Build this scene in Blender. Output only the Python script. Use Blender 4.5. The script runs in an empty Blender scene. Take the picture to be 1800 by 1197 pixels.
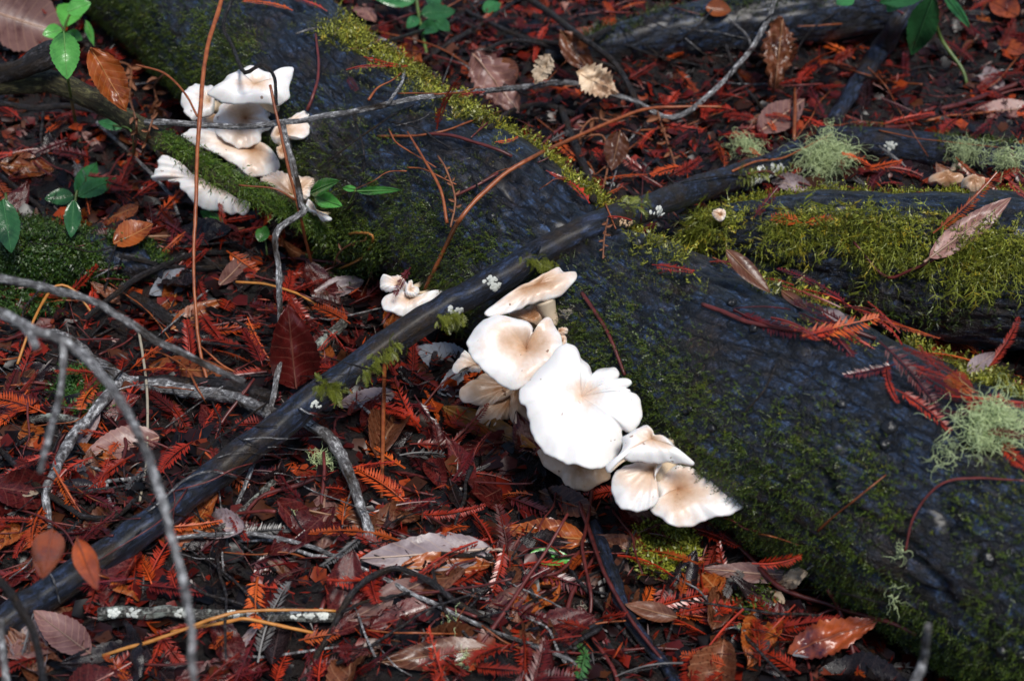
import bpy, math, random
import numpy as np
from mathutils import Vector, Matrix
from mathutils.bvhtree import BVHTree

random.seed(7); RNG = np.random.default_rng(11)
scene = bpy.context.scene
COL = scene.collection
# ------------------------------------------------------------------ camera
HF = math.radians(32.0)
DEP = math.radians(37.0)
CAM = Vector((0, 0, 1.22))
cd = bpy.data.cameras.new('camera'); cam = bpy.data.objects.new('camera', cd); COL.objects.link(cam)
cd.sensor_width = 36; cd.angle = HF; cd.clip_start = 0.05; cd.clip_end = 500
cam.location = CAM; cam.rotation_euler = (math.pi/2 - DEP, 0, 0)
scene.camera = cam
cd.dof.use_dof = True; cd.dof.focus_distance = 1.88; cd.dof.aperture_fstop = 6.2
scene.render.resolution_x = 1024; scene.render.resolution_y = 680
# ------------------------------------------------------------------ sky + soft sun
SUN_EL, SUN_AZ = math.radians(63), math.radians(152)      # azimuth clockwise from +Y
w = bpy.data.worlds.new('World'); scene.world = w; w.use_nodes = True
nt = w.node_tree; bg = nt.nodes['Background']
sky = nt.nodes.new('ShaderNodeTexSky'); sky.sky_type = 'NISHITA'; sky.sun_disc = False
sky.sun_elevation = SUN_EL; sky.sun_rotation = SUN_AZ; sky.dust_density = 1.0
nt.links.new(sky.outputs[0], bg.inputs[0]); bg.inputs[1].default_value = 0.05
sd = bpy.data.lights.new('sun', 'SUN'); sd.energy = 1.5; sd.angle = math.radians(16); sd.color = (1, .96, .90)
so = bpy.data.objects.new('sun', sd); COL.objects.link(so)
sdir = Vector((math.sin(SUN_AZ)*math.cos(SUN_EL), math.cos(SUN_AZ)*math.cos(SUN_EL), math.sin(SUN_EL)))
so.rotation_euler = sdir.to_track_quat('Z', 'Y').to_euler()
so.location = (0, 0, 5)
vs = scene.view_settings; vs.view_transform = 'Standard'; vs.look = 'None'; vs.gamma = 1; vs.exposure = 1.12
vs.use_curve_mapping = False
scene.render.engine = 'CYCLES'

# ------------------------------------------------------------------ pixel helpers (photo 1800 x 1197)
FPX = 900 / math.tan(HF/2)
FWD = Vector((0, math.cos(DEP), -math.sin(DEP))); UPV = Vector((0, math.sin(DEP), math.cos(DEP))); RGT = Vector((1, 0, 0))
def ray(px, py):
    return (FWD + RGT*((px-900)/FPX) + UPV*((598.5-py)/FPX)).normalized()
def at_z(px, py, z):
    d = ray(px, py); return CAM + d*((z-CAM.z)/d.z)
def at_d(px, py, dist):
    return CAM + ray(px, py)*dist
def to_px(p):
    q = Vector(p) - CAM; zz = q.dot(FWD)
    return 900 + q.dot(RGT)/zz*FPX, 598.5 - q.dot(UPV)/zz*FPX

# ------------------------------------------------------------------ numpy value noise
_perm = np.random.default_rng(3).permutation(256).astype(np.int64); _perm = np.concatenate([_perm, _perm, _perm])
_val = np.random.default_rng(5).random(256)*2-1
def vnoise(p):
    p = np.asarray(p, float); i = np.floor(p).astype(np.int64); f = p - i; f = f*f*(3-2*f); i &= 255
    def g(a, b, c): return _val[_perm[_perm[_perm[(i[..., 0]+a) & 255] + ((i[..., 1]+b) & 255)] + ((i[..., 2]+c) & 255)]]
    x, y, z = f[..., 0], f[..., 1], f[..., 2]
    L = lambda a, b, t: a + (b-a)*t
    return L(L(L(g(0,0,0), g(1,0,0), x), L(g(0,1,0), g(1,1,0), x), y), L(L(g(0,0,1), g(1,0,1), x), L(g(0,1,1), g(1,1,1), x), y), z)
def fbm(p, o=4):
    s = 0; a = 1; p = np.asarray(p, float)
    for k in range(o): s = s + a*vnoise(p*(2**k) + 17.3*k); a *= .5
    return s

# ------------------------------------------------------------------ mesh helpers
def mesh(name, V, F, mat, attrs=None, smooth=True):
    m = bpy.data.meshes.new(name)
    V = np.asarray(V, float).reshape(-1, 3)
    if isinstance(F, np.ndarray):
        n = F.shape[1]; m.vertices.add(len(V)); m.vertices.foreach_set('co', V.ravel())
        m.loops.add(F.size); m.loops.foreach_set('vertex_index', F.ravel().astype(np.int32))
        m.polygons.add(len(F)); m.polygons.foreach_set('loop_start', np.arange(len(F), dtype=np.int32)*n)
        m.update(calc_edges=True)
    else:
        m.from_pydata(V.tolist(), [], [list(map(int, f)) for f in F])
    if smooth: m.polygons.foreach_set('use_smooth', np.ones(len(m.polygons), bool))
    for k, a in (attrs or {}).items():
        a = np.asarray(a, float)
        if a.ndim == 1:
            at = m.attributes.new(k, 'FLOAT', 'POINT'); at.data.foreach_set('value', a)
        elif a.shape[1] == 3:
            at = m.attributes.new(k, 'FLOAT_VECTOR', 'POINT'); at.data.foreach_set('vector', a.ravel())
        else:
            at = m.attributes.new(k, 'FLOAT_COLOR', 'POINT'); at.data.foreach_set('color', a.ravel())
    if mat is not None: m.materials.append(mat)
    return m
def link(name, m, parent=None, loc=(0, 0, 0), kind=None, label=None, cat=None, group=None):
    o = bpy.data.objects.new(name, m); COL.objects.link(o); o.location = loc
    if parent is not None: o.parent = parent
    if kind: o['kind'] = kind
    if label: o['label'] = label
    if cat: o['category'] = cat
    if group: o['group'] = group
    return o
def obj(name, V, F, mat, origin=(0, 0, 0), parent=None, attrs=None, smooth=True, **kw):
    V = np.asarray(V, float).reshape(-1, 3) - np.asarray(origin, float)
    return link(name, mesh(name, V, F, mat, attrs, smooth), parent, origin if parent is None else (0, 0, 0), **kw)
def catmull(P, n):
    P = np.asarray(P, float); k = len(P)
    if k == 2: return P[0] + (P[1]-P[0])*np.linspace(0, 1, n)[:, None]
    Q = np.vstack([2*P[0]-P[1], P, 2*P[-1]-P[-2]])
    d = np.r_[0, np.cumsum(np.linalg.norm(np.diff(P[:, :min(3, P.shape[1])], axis=0), axis=1))]
    s = np.linspace(0, d[-1], n); out = []
    for x in s:
        i = min(max(np.searchsorted(d, x, 'right')-1, 0), k-2); t = (x-d[i])/max(d[i+1]-d[i], 1e-9)
        a, b, c, e = Q[i], Q[i+1], Q[i+2], Q[i+3]
        out.append(.5*((2*b)+(c-a)*t+(2*a-5*b+4*c-e)*t*t+(3*b-a-3*c+e)*t**3))
    return np.array(out)
def closed_curve(P, n):
    P = np.asarray(P, float); k = len(P); out = []
    d = np.r_[0, np.cumsum(np.linalg.norm(np.roll(P, -1, 0)-P, axis=1))]
    for x in np.linspace(0, d[-1], n, endpoint=False):
        i = min(np.searchsorted(d, x, 'right')-1, k-1); t = (x-d[i])/max(d[i+1]-d[i], 1e-9)
        a, b, c, e = P[i-1], P[i], P[(i+1) % k], P[(i+2) % k]
        out.append(.5*((2*b)+(c-a)*t+(2*a-5*b+4*c-e)*t*t+(3*b-a-3*c+e)*t**3))
    return np.array(out)
def frames(C):
    T = np.gradient(C, axis=0); T /= np.linalg.norm(T, axis=1)[:, None]+1e-12
    n = np.cross(T[0], [0.13, .2, 1]); n /= np.linalg.norm(n); N = []
    for t in T:
        n = n - t*np.dot(n, t); n /= np.linalg.norm(n)+1e-12; N.append(n)
    N = np.array(N); return T, N, np.cross(T, N)
def tube(C, R, sides=8, rough=0.0, seed=0.0, cap=True):
    C = np.asarray(C, float); n = len(C); R = np.broadcast_to(np.asarray(R, float), (n,))
    T, N, B = frames(C); a = np.linspace(0, 2*np.pi, sides, endpoint=False)
    dirs = N[:, None]*np.cos(a)[None, :, None] + B[:, None]*np.sin(a)[None, :, None]
    rr = R[:, None]*np.ones(sides)[None]
    V = C[:, None] + dirs*rr[..., None]
    if rough:
        V = C[:, None] + dirs*(rr*(1+rough*vnoise(V/(R.mean()*1.3)+seed)))[..., None]
    V = V.reshape(-1, 3); i = np.arange(n-1)[:, None]*sides; j = np.arange(sides)[None]; j2 = (j+1) % sides
    F = np.stack([i+j, i+j2, i+sides+j2, i+sides+j], -1).reshape(-1, 4).tolist()
    if cap: F.append(list(range(sides))[::-1]); F.append(list(range((n-1)*sides, n*sides)))
    return V, F
def join(parts):
    V = []; F = []; o = 0
    for v, f in parts:
        v = np.asarray(v); V.append(v); F += [[int(x)+o for x in q] for q in f]; o += len(v)
    return np.vstack(V), F
def instance(tv, tf, M, cols=None, jitter=None):
    """many copies of a small template merged into one array (for uncountable stuff)"""
    tv = np.asarray(tv); tf = np.asarray(tf); n = len(M)
    V = np.einsum('nij,kj->nki', M[:, :3, :3], tv) + M[:, None, :3, 3]
    F = (tf[None] + (np.arange(n)*len(tv))[:, None, None]).reshape(-1, tf.shape[1])
    C = None
    if cols is not None: C = np.repeat(np.c_[cols, np.ones(n)], len(tv), 0)
    return V.reshape(-1, 3), F, C

# ------------------------------------------------------------------ materials
def new_mat(name):
    m = bpy.data.materials.new(name); m.use_nodes = True; t = m.node_tree
    return m, t, t.nodes['Principled BSDF']
def N(t, typ, **kw):
    n = t.nodes.new(typ)
    for k, v in kw.items(): setattr(n, k, v)
    return n
def noise(t, scale, detail=4, rough=.6, vec=None):
    n = N(t, 'ShaderNodeTexNoise'); n.inputs['Scale'].default_value = scale; n.inputs['Detail'].default_value = detail; n.inputs['Roughness'].default_value = rough
    if vec is not None: t.links.new(vec, n.inputs['Vector'])
    return n
def ramp(t, fac, stops):
    r = N(t, 'ShaderNodeValToRGB'); e = r.color_ramp.elements
    while len(e) < len(stops): e.new(.5)
    for x, (p, c) in zip(e, stops): x.position = p; x.color = (*c, 1)
    t.links.new(fac, r.inputs[0]); return r
def bump(t, h, strength, dist, b, prev=None):
    n = N(t, 'ShaderNodeBump'); n.inputs['Strength'].default_value = strength; n.inputs['Distance'].default_value = dist
    t.links.new(h, n.inputs['Height']); t.links.new(n.outputs[0], b.inputs['Normal'])
    if prev: t.links.new(prev.outputs[0], n.inputs['Normal'])
    return n
def attr(t, name):
    n = N(t, 'ShaderNodeAttribute'); n.attribute_name = name; return n
def mixc(t, fac, a, b, mode='MIX'):
    n = N(t, 'ShaderNodeMix', data_type='RGBA', blend_type=mode)
    for s, v in ((0, fac), (6, a), (7, b)):
        if hasattr(v, 'links'): t.links.new(v, n.inputs[s])
        elif s == 0: n.inputs[0].default_value = v
        else: n.inputs[s].default_value = (*v, 1)
    return n.outputs[2]
def mth(t, op, a, b=None):
    n = N(t, 'ShaderNodeMath', operation=op)
    for i, v in enumerate((a, b)):
        if v is None: continue
        if hasattr(v, 'links'): t.links.new(v, n.inputs[i])
        else: n.inputs[i].default_value = v
    return n.outputs[0]

def bark_mat(name, dark, mid, pale, palefac, rough=.42, stretch=5, spec=.4, fs=1., cracks=False, coat=0.):
    """luv attribute = (around, along, 0) in metres"""
    m, t, b = new_mat(name); uv = attr(t, 'luv').outputs['Vector']
    mp = N(t, 'ShaderNodeMapping'); mp.inputs['Scale'].default_value = (1, 1/stretch, 1); t.links.new(uv, mp.inputs['Vector'])
    fine = noise(t, 150*fs, 6, .7, mp.outputs[0]); big = noise(t, 10*fs, 5, .65, uv); spot = noise(t, 42*fs, 6, .72, uv); grit = noise(t, 230*fs, 5, .7, uv)
    c = ramp(t, fine.outputs[0], [(.38, dark), (.5, mid), (.63, tuple(min(1, x*4.5) for x in mid))]).outputs[0]
    br = ramp(t, big.outputs[0], [(.48, (0, 0, 0)), (.64, (1, 1, 1))]).outputs[0]
    c = mixc(t, br, c, mixc(t, grit.outputs[0], (.004, .003, .002), (.060, .032, .012)))
    c = mixc(t, .85 if fs < 2 and not fs == 1.6 or cracks else .4, c, ramp(t, grit.outputs[0], [(.36, (.12, .12, .12)), (.5, (.8, .8, .8)), (.64, (2.2, 2.2, 2.2))]).outputs[0], 'MULTIPLY')
    c = mixc(t, .9 if fs == 1. else .5, c, ramp(t, spot.outputs[0], [(.36, (.25, .25, .25)), (.6, (1.4, 1.4, 1.4))]).outputs[0], 'MULTIPLY')
    if cracks:
        dv = N(t, 'ShaderNodeVectorMath', operation='ADD'); sc_ = N(t, 'ShaderNodeVectorMath', operation='SCALE'); sc_.inputs['Scale'].default_value = .018; t.links.new(spot.outputs['Color'], sc_.inputs[0]); t.links.new(mp.outputs[0], dv.inputs[0]); t.links.new(sc_.outputs[0], dv.inputs[1])
        vo = N(t, 'ShaderNodeTexVoronoi', feature='DISTANCE_TO_EDGE'); vo.inputs['Scale'].default_value = 75; t.links.new(dv.outputs[0], vo.inputs['Vector'])
        ck = ramp(t, vo.outputs['Distance'], [(.0, (.06, .06, .06)), (.10, (1, 1, 1))]).outputs[0]; c = mixc(t, .9, c, ck, 'MULTIPLY')
    pf = ramp(t, mth(t, 'MULTIPLY', spot.outputs[0], big.outputs[0]), [(palefac, (0, 0, 0)), (palefac+.06, (1, 1, 1))]).outputs[0]
    c = mixc(t, pf, c, mixc(t, grit.outputs[0], tuple(x*.3 for x in pale), tuple(min(1, x*1.4) for x in pale)))
    t.links.new(c, b.inputs['Base Color'])
    r = ramp(t, grit.outputs[0], [(.35, (rough+.25,)*3), (.62, (rough-.14,)*3)]); t.links.new(r.outputs[0], b.inputs['Roughness'])
    b.inputs['Specular IOR Level'].default_value = spec
    b.inputs['Coat Weight'].default_value = coat; b.inputs['Coat Roughness'].default_value = .35
    p = bump(t, fine.outputs[0], 1.0, .011/fs, b); p = bump(t, spot.outputs[0], .7, .008/fs, b, p); p = bump(t, grit.outputs[0], .9, .005/fs, b, p)
    if cracks: bump(t, ck, 1.0, .006, b, p)
    return m
M_bark = bark_mat('wet_bark_sky_sheen', (.0010, .0018, .004), (.011, .021, .045), (.22, .24, .23), .445, .36, 3, .6, cracks=True, coat=.4)  # blue of the mid tone paints the sky's reflection into the bark colour
M_stick = bark_mat('wet_stick_bark_sky_sheen', (.002, .003, .005), (.010, .016, .034), (.22, .22, .20), .47, .40, 3, .5, 1.6, coat=.15)  # bluish mid tone is sky sheen put into the stick's colour
M_mossbark = bark_mat('green_stick_bark', (.015, .014, .006), (.045, .04, .016), (.10, .10, .05), .47, .5, 3, fs=2.5)
M_greybark = bark_mat('grey_twig_bark', (.12, .115, .118), (.29, .28, .285), (.5, .52, .5), .40, .5, 2, fs=1.6)
M_greydark = bark_mat('dark_twig_bark', (.004, .004, .005), (.020, .018, .020), (.22, .23, .22), .44, .42, 2, fs=2.5)
M_palebark = bark_mat('lichened_twig_bark', (.02, .018, .016), (.10, .095, .085), (.55, .60, .52), .26, .6, 1, fs=2.5)

def simple(name, c1, c2, rough=.45, scale=120, bumps=.4, sheen=0, coat=0):
    m, t, b = new_mat(name); tc = N(t, 'ShaderNodeTexCoord'); n = noise(t, scale, 4, .6, tc.outputs['Object'])
    oi = N(t, 'ShaderNodeObjectInfo')
    c = ramp(t, n.outputs[0], [(.3, c1), (.7, c2)]).outputs[0]
    h = N(t, 'ShaderNodeHueSaturation'); t.links.new(c, h.inputs['Color'])
    t.links.new(mth(t, 'ADD', mth(t, 'MULTIPLY', oi.outputs['Random'], .5), .75), h.inputs['Value'])
    t.links.new(h.outputs[0], b.inputs['Base Color']); b.inputs['Roughness'].default_value = rough
    if coat: b.inputs['Coat Weight'].default_value = coat; b.inputs['Coat Roughness'].default_value = .2
    bump(t, n.outputs[0], bumps, .001, b); return m
M_redstem = simple('red_stem', (.16, .035, .012), (.34, .10, .03), .4)
M_orange = simple('orange_straw', (.45, .16, .03), (.62, .27, .06), .4)
M_darkred = simple('dark_red_stem', (.06, .012, .012), (.16, .03, .025), .4)
M_straw = simple('pale_straw', (.35, .30, .22), (.5, .44, .33), .5)
M_blackknob = simple('black_fungus', (.004, .004, .005), (.014, .015, .018), .4, 200, .6)
M_lichen = simple('pale_green_lichen', (.36, .44, .20), (.56, .66, .36), .7, 60)
M_crust = simple('white_crust_lichen', (.45, .47, .42), (.75, .76, .70), .8, 300, .9)
M_tan = simple('tan_fungus_crust', (.45, .27, .13), (.7, .52, .34), .6, 300, .9)
M_fern = simple('dead_fern', (.12, .04, .018), (.30, .12, .055), .55)

def colattr_mat(name, rough, spec=.5, transl=False):
    m, t, b = new_mat(name); a = attr(t, 'col'); tc = N(t, 'ShaderNodeTexCoord'); n = noise(t, 90, 3, .6, tc.outputs['Object'])
    c = mixc(t, n.outputs[0], (.45, .45, .45), (1.5, 1.5, 1.5)); c = mixc(t, 1.0, a.outputs['Color'], c, 'MULTIPLY')
    t.links.new(c, b.inputs['Base Color']); b.inputs['Roughness'].default_value = rough; b.inputs['Specular IOR Level'].default_value = spec
    return m
M_moss = colattr_mat('moss_shoots', .42, .5)
M_litter = colattr_mat('needle_litter', .36, .35)

def sprig_mat(name, c1, c2):
    m, t, b = new_mat(name); tc = N(t, 'ShaderNodeTexCoord'); n = noise(t, 60, 3, .6, tc.outputs['Object']); oi = N(t, 'ShaderNodeObjectInfo')
    c = ramp(t, n.outputs[0], [(.32, c1), (.68, c2)]).outputs[0]
    h = N(t, 'ShaderNodeHueSaturation'); t.links.new(c, h.inputs['Color'])
    t.links.new(mth(t, 'ADD', mth(t, 'MULTIPLY', oi.outputs['Random'], .9), .45), h.inputs['Value'])
    t.links.new(h.outputs[0], b.inputs['Base Color']); b.inputs['Roughness'].default_value = .34; b.inputs['Specular IOR Level'].default_value = .6
    return m
M_sprig = {'red': sprig_mat('rust_red_needles', (.16, .010, .004), (.44, .038, .012)), 'dark': sprig_mat('wine_dark_needles', (.045, .004, .005), (.14, .010, .012)),
           'orange': sprig_mat('orange_needles', (.34, .045, .007), (.62, .12, .018)), 'grey': sprig_mat('grey_needles', (.06, .055, .055), (.20, .19, .18)),
           'green': sprig_mat('green_needles', (.05, .20, .05), (.14, .36, .10))}

def leaf_mat(name, base, dark, vein, rough=.35, veinw=.12, spotty=.5):
    m, t, b = new_mat(name); a = attr(t, 'luv'); sp = N(t, 'ShaderNodeSeparateXYZ'); t.links.new(a.outputs['Vector'], sp.inputs[0])
    tc = N(t, 'ShaderNodeTexCoord'); oi = N(t, 'ShaderNodeObjectInfo')
    off = N(t, 'ShaderNodeVectorMath', operation='ADD'); t.links.new(tc.outputs['Object'], off.inputs[0]); 
    cmb = N(t, 'ShaderNodeCombineXYZ'); t.links.new(mth(t, 'MULTIPLY', oi.outputs['Random'], 7), cmb.inputs[0]); t.links.new(cmb.outputs[0], off.inputs[1])
    big = noise(t, 26, 5, .65, off.outputs[0]); fine = noise(t, 300, 4, .6, off.outputs[0])
    c = ramp(t, big.outputs[0], [(.38-.1*spotty, dark), (.46+.1*spotty, base), (.8, tuple(min(1, x*1.35) for x in base))]).outputs[0]
    c = mixc(t, .35, c, mixc(t, fine.outputs[0], (.3, .3, .3), (1.6, 1.6, 1.6)), 'MULTIPLY')
    ay = mth(t, 'ABSOLUTE', sp.outputs['Y'])
    fr = mth(t, 'FRACT', mth(t, 'SUBTRACT', mth(t, 'MULTIPLY', sp.outputs['X'], 9.0), mth(t, 'MULTIPLY', ay, 1.6)))
    vv = mth(t, 'LESS_THAN', fr, veinw); mid = mth(t, 'LESS_THAN', ay, .045)
    vf = mth(t, 'MAXIMUM', mth(t, 'MULTIPLY', vv, .55), mid)
    c = mixc(t, mth(t, 'MULTIPLY', vf, .75), c, vein)
    h = N(t, 'ShaderNodeHueSaturation'); t.links.new(c, h.inputs['Color'])
    t.links.new(mth(t, 'ADD', mth(t, 'MULTIPLY', oi.outputs['Random'], .7), .65), h.inputs['Value'])
    t.links.new(h.outputs[0], b.inputs['Base Color'])
    r = ramp(t, big.outputs[0], [(.35, (rough-.13,)*3), (.7, (rough+.12,)*3)]); t.links.new(r.outputs[0], b.inputs['Roughness'])
    b.inputs['Specular IOR Level'].default_value = .45
    p = bump(t, fr, .35, .0012, b); bump(t, fine.outputs[0], .3, .0008, b, p); return m
LM = {'lilac': leaf_mat('lilac_grey_leaf', (.33, .26, .27), (.15, .09, .09), (.50, .36, .28), .4),
      'pinkgrey': leaf_mat('pink_grey_leaf', (.22, .11, .095), (.10, .035, .03), (.42, .24, .16), .4),
      'brown': leaf_mat('brown_leaf', (.125, .040, .017), (.04, .012, .006), (.30, .15, .08), .36),
      'orange': leaf_mat('orange_brown_leaf', (.26, .060, .010), (.08, .014, .005), (.42, .18, .06), .34),
      'maroon': leaf_mat('maroon_leaf', (.075, .008, .007), (.022, .004, .004), (.16, .05, .035), .3),
      'black': leaf_mat('black_wet_leaf', (.014, .008, .009), (.004, .003, .003), (.05, .03, .03), .28),
      'pale': leaf_mat('pale_cream_leaf', (.52, .40, .28), (.26, .15, .09), (.55, .40, .26), .5, .06),
      'blue': leaf_mat('blue_grey_leaf', (.26, .28, .32), (.13, .13, .15), (.20, .15, .12), .35),
      'red': leaf_mat('scarlet_leaf', (.36, .075, .02), (.035, .012, .025), (.20, .05, .03), .3, .12, .9),
      'green': leaf_mat('green_leaf', (.075, .28, .05), (.03, .13, .025), (.15, .40, .10), .25, .08, .2),
      'darkgreen': leaf_mat('dark_green_leaf', (.03, .13, .04), (.012, .06, .02), (.06, .2, .07), .22, .08, .2),
      'olive': leaf_mat('olive_brown_leaf', (.20, .085, .015), (.09, .04, .010), (.26, .12, .03), .25, .06)}

def ground_mat():
    m, t, b = new_mat('forest_soil_crevice_shade'); tc = N(t, 'ShaderNodeTexCoord'); n = noise(t, 40, 6, .7, tc.outputs['Object']); n2 = noise(t, 220, 5, .7, tc.outputs['Object'])
    c = ramp(t, n.outputs[0], [(.42, (.002, .0015, .0015)), (.56, (.008, .003, .002)), (.74, (.035, .008, .004))]).outputs[0]  # near-black base puts the shade of litter crevices into the soil colour
    c = mixc(t, .6, c, mixc(t, n2.outputs[0], (.2, .2, .2), (1.8, 1.6, 1.5)), 'MULTIPLY')
    t.links.new(c, b.inputs['Base Color']); b.inputs['Roughness'].default_value = .5; bump(t, n2.outputs[0], .8, .006, b); return m
M_ground = ground_mat()

def cap_mat():
    m, t, b = new_mat('oyster_cap_flesh'); s = attr(t, 'rad').outputs['Fac']; tc = N(t, 'ShaderNodeTexCoord')
    tone = attr(t, 'tone').outputs['Fac']; pol = attr(t, 'polar').outputs['Vector']
    n = noise(t, 26, 5, .65, tc.outputs['Object']); n2 = noise(t, 190, 5, .7, tc.outputs['Object']); fib = noise(t, 9, 4, .6, pol); spots = noise(t, 120, 2, .5, tc.outputs['Object'])
    f = mth(t, 'ADD', mth(t, 'MULTIPLY', mth(t, 'POWER', s, .55), .9), mth(t, 'MULTIPLY', mth(t, 'SUBTRACT', n.outputs[0], .5), 1.1))
    f = mth(t, 'ADD', f, mth(t, 'MULTIPLY', mth(t, 'SUBTRACT', fib.outputs[0], .5), .05))
    f = mth(t, 'SUBTRACT', f, tone)
    c = ramp(t, f, [(.0, (.38, .19, .09)), (.32, (.62, .42, .28)), (.56, (.79, .62, .50)), (.78, (.89, .86, .83))]).outputs[0]
    spk = ramp(t, spots.outputs[0], [(.255, (.22, .11, .05)), (.285, (1, 1, 1))]).outputs[0]
    c = mixc(t, .85, c, spk, 'MULTIPLY')
    t.links.new(c, b.inputs['Base Color'])
    r = ramp(t, n.outputs[0], [(.35, (.24,)*3), (.62, (.5,)*3)]); t.links.new(r.outputs[0], b.inputs['Roughness'])
    b.inputs['Subsurface Weight'].default_value = .2; b.inputs['Subsurface Radius'].default_value = (.010, .005, .003); b.inputs['Subsurface Scale'].default_value = .5
    p = bump(t, fib.outputs[0], .05, .002, b); bump(t, n2.outputs[0], .22, .0016, b, p); return m
M_cap = cap_mat()
M_stem = simple('oyster_stem_flesh', (.62, .46, .30), (.80, .66, .48), .5, 60, .3)
M_gill = simple('oyster_gill_flesh', (.62, .48, .34), (.76, .64, .50), .55, 60, .2)

# ------------------------------------------------------------------ the ground
def warp_axis(lo, hi, n, far, nf):
    a = np.linspace(lo, hi, n); g = np.geomspace(.02, far, nf)
    return np.r_[lo-g[::-1], a, hi+g]
def ground_z(x, y):
    p = np.stack([x*1, y*1, 0*x], -1)
    near = .030*fbm(p*3.1+4, 3) + .010*fbm(p*17, 3) + .004*fbm(p*60, 2)
    r = np.sqrt(x*x+(y-1.7)**2)
    return near + .5*np.clip((r-6)/20, 0, 4)*vnoise(p*.15+9)
gx = warp_axis(-1.25, 1.25, 230, 120, 26); gy = warp_axis(.75, 3.1, 220, 120, 26)
GX, GY = np.meshgrid(gx, gy); GZ = ground_z(GX, GY)
GV = np.stack([GX, GY, GZ], -1).reshape(-1, 3); nx, ny = len(gx), len(gy)
ii = np.arange(ny-1)[:, None]*nx + np.arange(nx-1)[None]
GF = np.stack([ii, ii+1, ii+1+nx, ii+nx], -1).reshape(-1, 4)
obj('ground', GV, GF, M_ground, kind='structure')

# ------------------------------------------------------------------ logs
class Log: pass
def make_log(name, pts, label, mat=M_bark, nl=420, na=150, sink=.16, rough=1.0, seed=0., zoff=0., cat='log', group=None):
    P = []
    for px, py, hw in pts:
        r = .1
        for _ in range(6):
            q = at_z(px, py, r*(1-sink)+zoff); r = hw*(q-CAM).dot(FWD)/FPX
        P.append((*q, r))
    C4 = catmull(P, nl); C = C4[:, :3]; R = C4[:, 3]
    T = np.gradient(C, axis=0); T /= np.linalg.norm(T, axis=1)[:, None]
    S = np.cross(T, [0, 0, 1]); S /= np.linalg.norm(S, axis=1)[:, None]
    S *= np.where(S[:, 1] > 0, -1, 1)[:, None]            # side that looks towards the camera
    U = np.cross(S, T); U *= np.sign(U[:, 2])[:, None]
    a = np.linspace(-np.pi, np.pi, na, endpoint=False)    # 0 = up, + towards camera side
    d = U[:, None]*np.cos(a)[None, :, None] + S[:, None]*np.sin(a)[None, :, None]
    L = np.r_[0, np.cumsum(np.linalg.norm(np.diff(C, axis=0), axis=1))]
    sh = d*R[:, None, None]
    along = L[:, None]*np.ones(na)[None]
    Q = np.stack([d[..., 0]*R[:, None], d[..., 2]*R[:, None]+d[..., 1]*R[:, None]*.6, along], -1)
    low = fbm(Q*np.array([5, 5, 4])+seed, 3)*.10
    fis = np.abs(vnoise(Q*np.array([55, 55, 9])+seed)); fis2 = np.abs(vnoise(Q*np.array([120, 120, 22])+seed+5))
    h = low - .075*np.exp(-(fis/.09)**2)*(.4+.6*(vnoise(Q*9+2) > 0)) - .03*np.exp(-(fis2/.13)**2) + .02*fbm(Q*np.array([60, 60, 30])+3, 2)
    V = C[:, None] + d*(R[:, None]*(1+rough*h))[..., None]
    luv = np.stack([a[None]*R[:, None], along, 0*along], -1).reshape(-1, 3)
    Vf = V.reshape(-1, 3); i = np.arange(nl-1)[:, None]*na; j = np.arange(na)[None]; j2 = (j+1) % na
    F = np.stack([i+j, i+j2, i+na+j2, i+na+j], -1).reshape(-1, 4)
    # end discs
    Vf = np.vstack([Vf, C[0], C[-1]]); luv = np.vstack([luv, luv[:1], luv[-1:]])
    k0, k1 = len(Vf)-2, len(Vf)-1
    F = F.tolist() + [[k0, (x+1) % na, x] for x in range(na)] + [[k1, (nl-1)*na+x, (nl-1)*na+(x+1) % na] for x in range(na)]
    o0 = Vector(C[len(C)//2]); o0.z = 0
    o = obj(name, Vf, F, mat, origin=o0, attrs={'luv': luv}, label=label, cat=cat, group=group)
    g = Log(); g.o = o; g.V = V; g.d = d; g.a = a; g.L = L; g.R = R; g.C = C; g.T = T; g.U = U; g.S = S; g.all = (Vf, F); g.origin = np.array(o0)
    return g
main = make_log('fallen_log', [(2250, 1240, 250), (1900, 1035, 238), (1595, 865, 224), (1350, 728, 208), (1150, 617, 194), (1085, 575, 184), (1030, 535, 154), (950, 480, 160), (785, 365, 162), (600, 225, 160), (455, 85, 152), (260, -90, 150), (60, -240, 150)],
                'large wet fallen log with painted sky-blue sheen and white oyster mushrooms along its side', seed=1.)
log2 = make_log('mossy_log', [(1235, 425, 46), (1330, 432, 84), (1460, 446, 116), (1620, 470, 140), (1800, 486, 150), (2150, 520, 160)],
                'short dark log under long hanging green moss, beside the large fallen log', nl=240, na=120, seed=7., rough=1.3)
log3 = make_log('dark_log', [(1440, 235, 14), (1520, 248, 26), (1620, 262, 32), (1760, 285, 36), (1950, 300, 40)],
                'thin dark log with pale lichen behind the hanging-moss log', M_stick, nl=120, na=48, seed=4.)
log4 = make_log('moss_covered_log', [(-150, 430, 52), (0, 436, 50), (120, 446, 44), (230, 462, 34), (290, 478, 18)],
                'low log wholly covered in dark green moss among twigs', nl=120, na=60, seed=9.)
log5 = make_log('decaying_log', [(960, 95, 14), (1060, 80, 30), (1190, 55, 44), (1400, 25, 56), (1600, -10, 60)],
                'dark decaying log with moss behind the dead leaves', nl=120, na=60, seed=12.)
# bulge where the log was broken, just right of the crossing stick, is part of the radius profile above
LOGS = [main, log2, log3, log4, log5]

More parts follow.
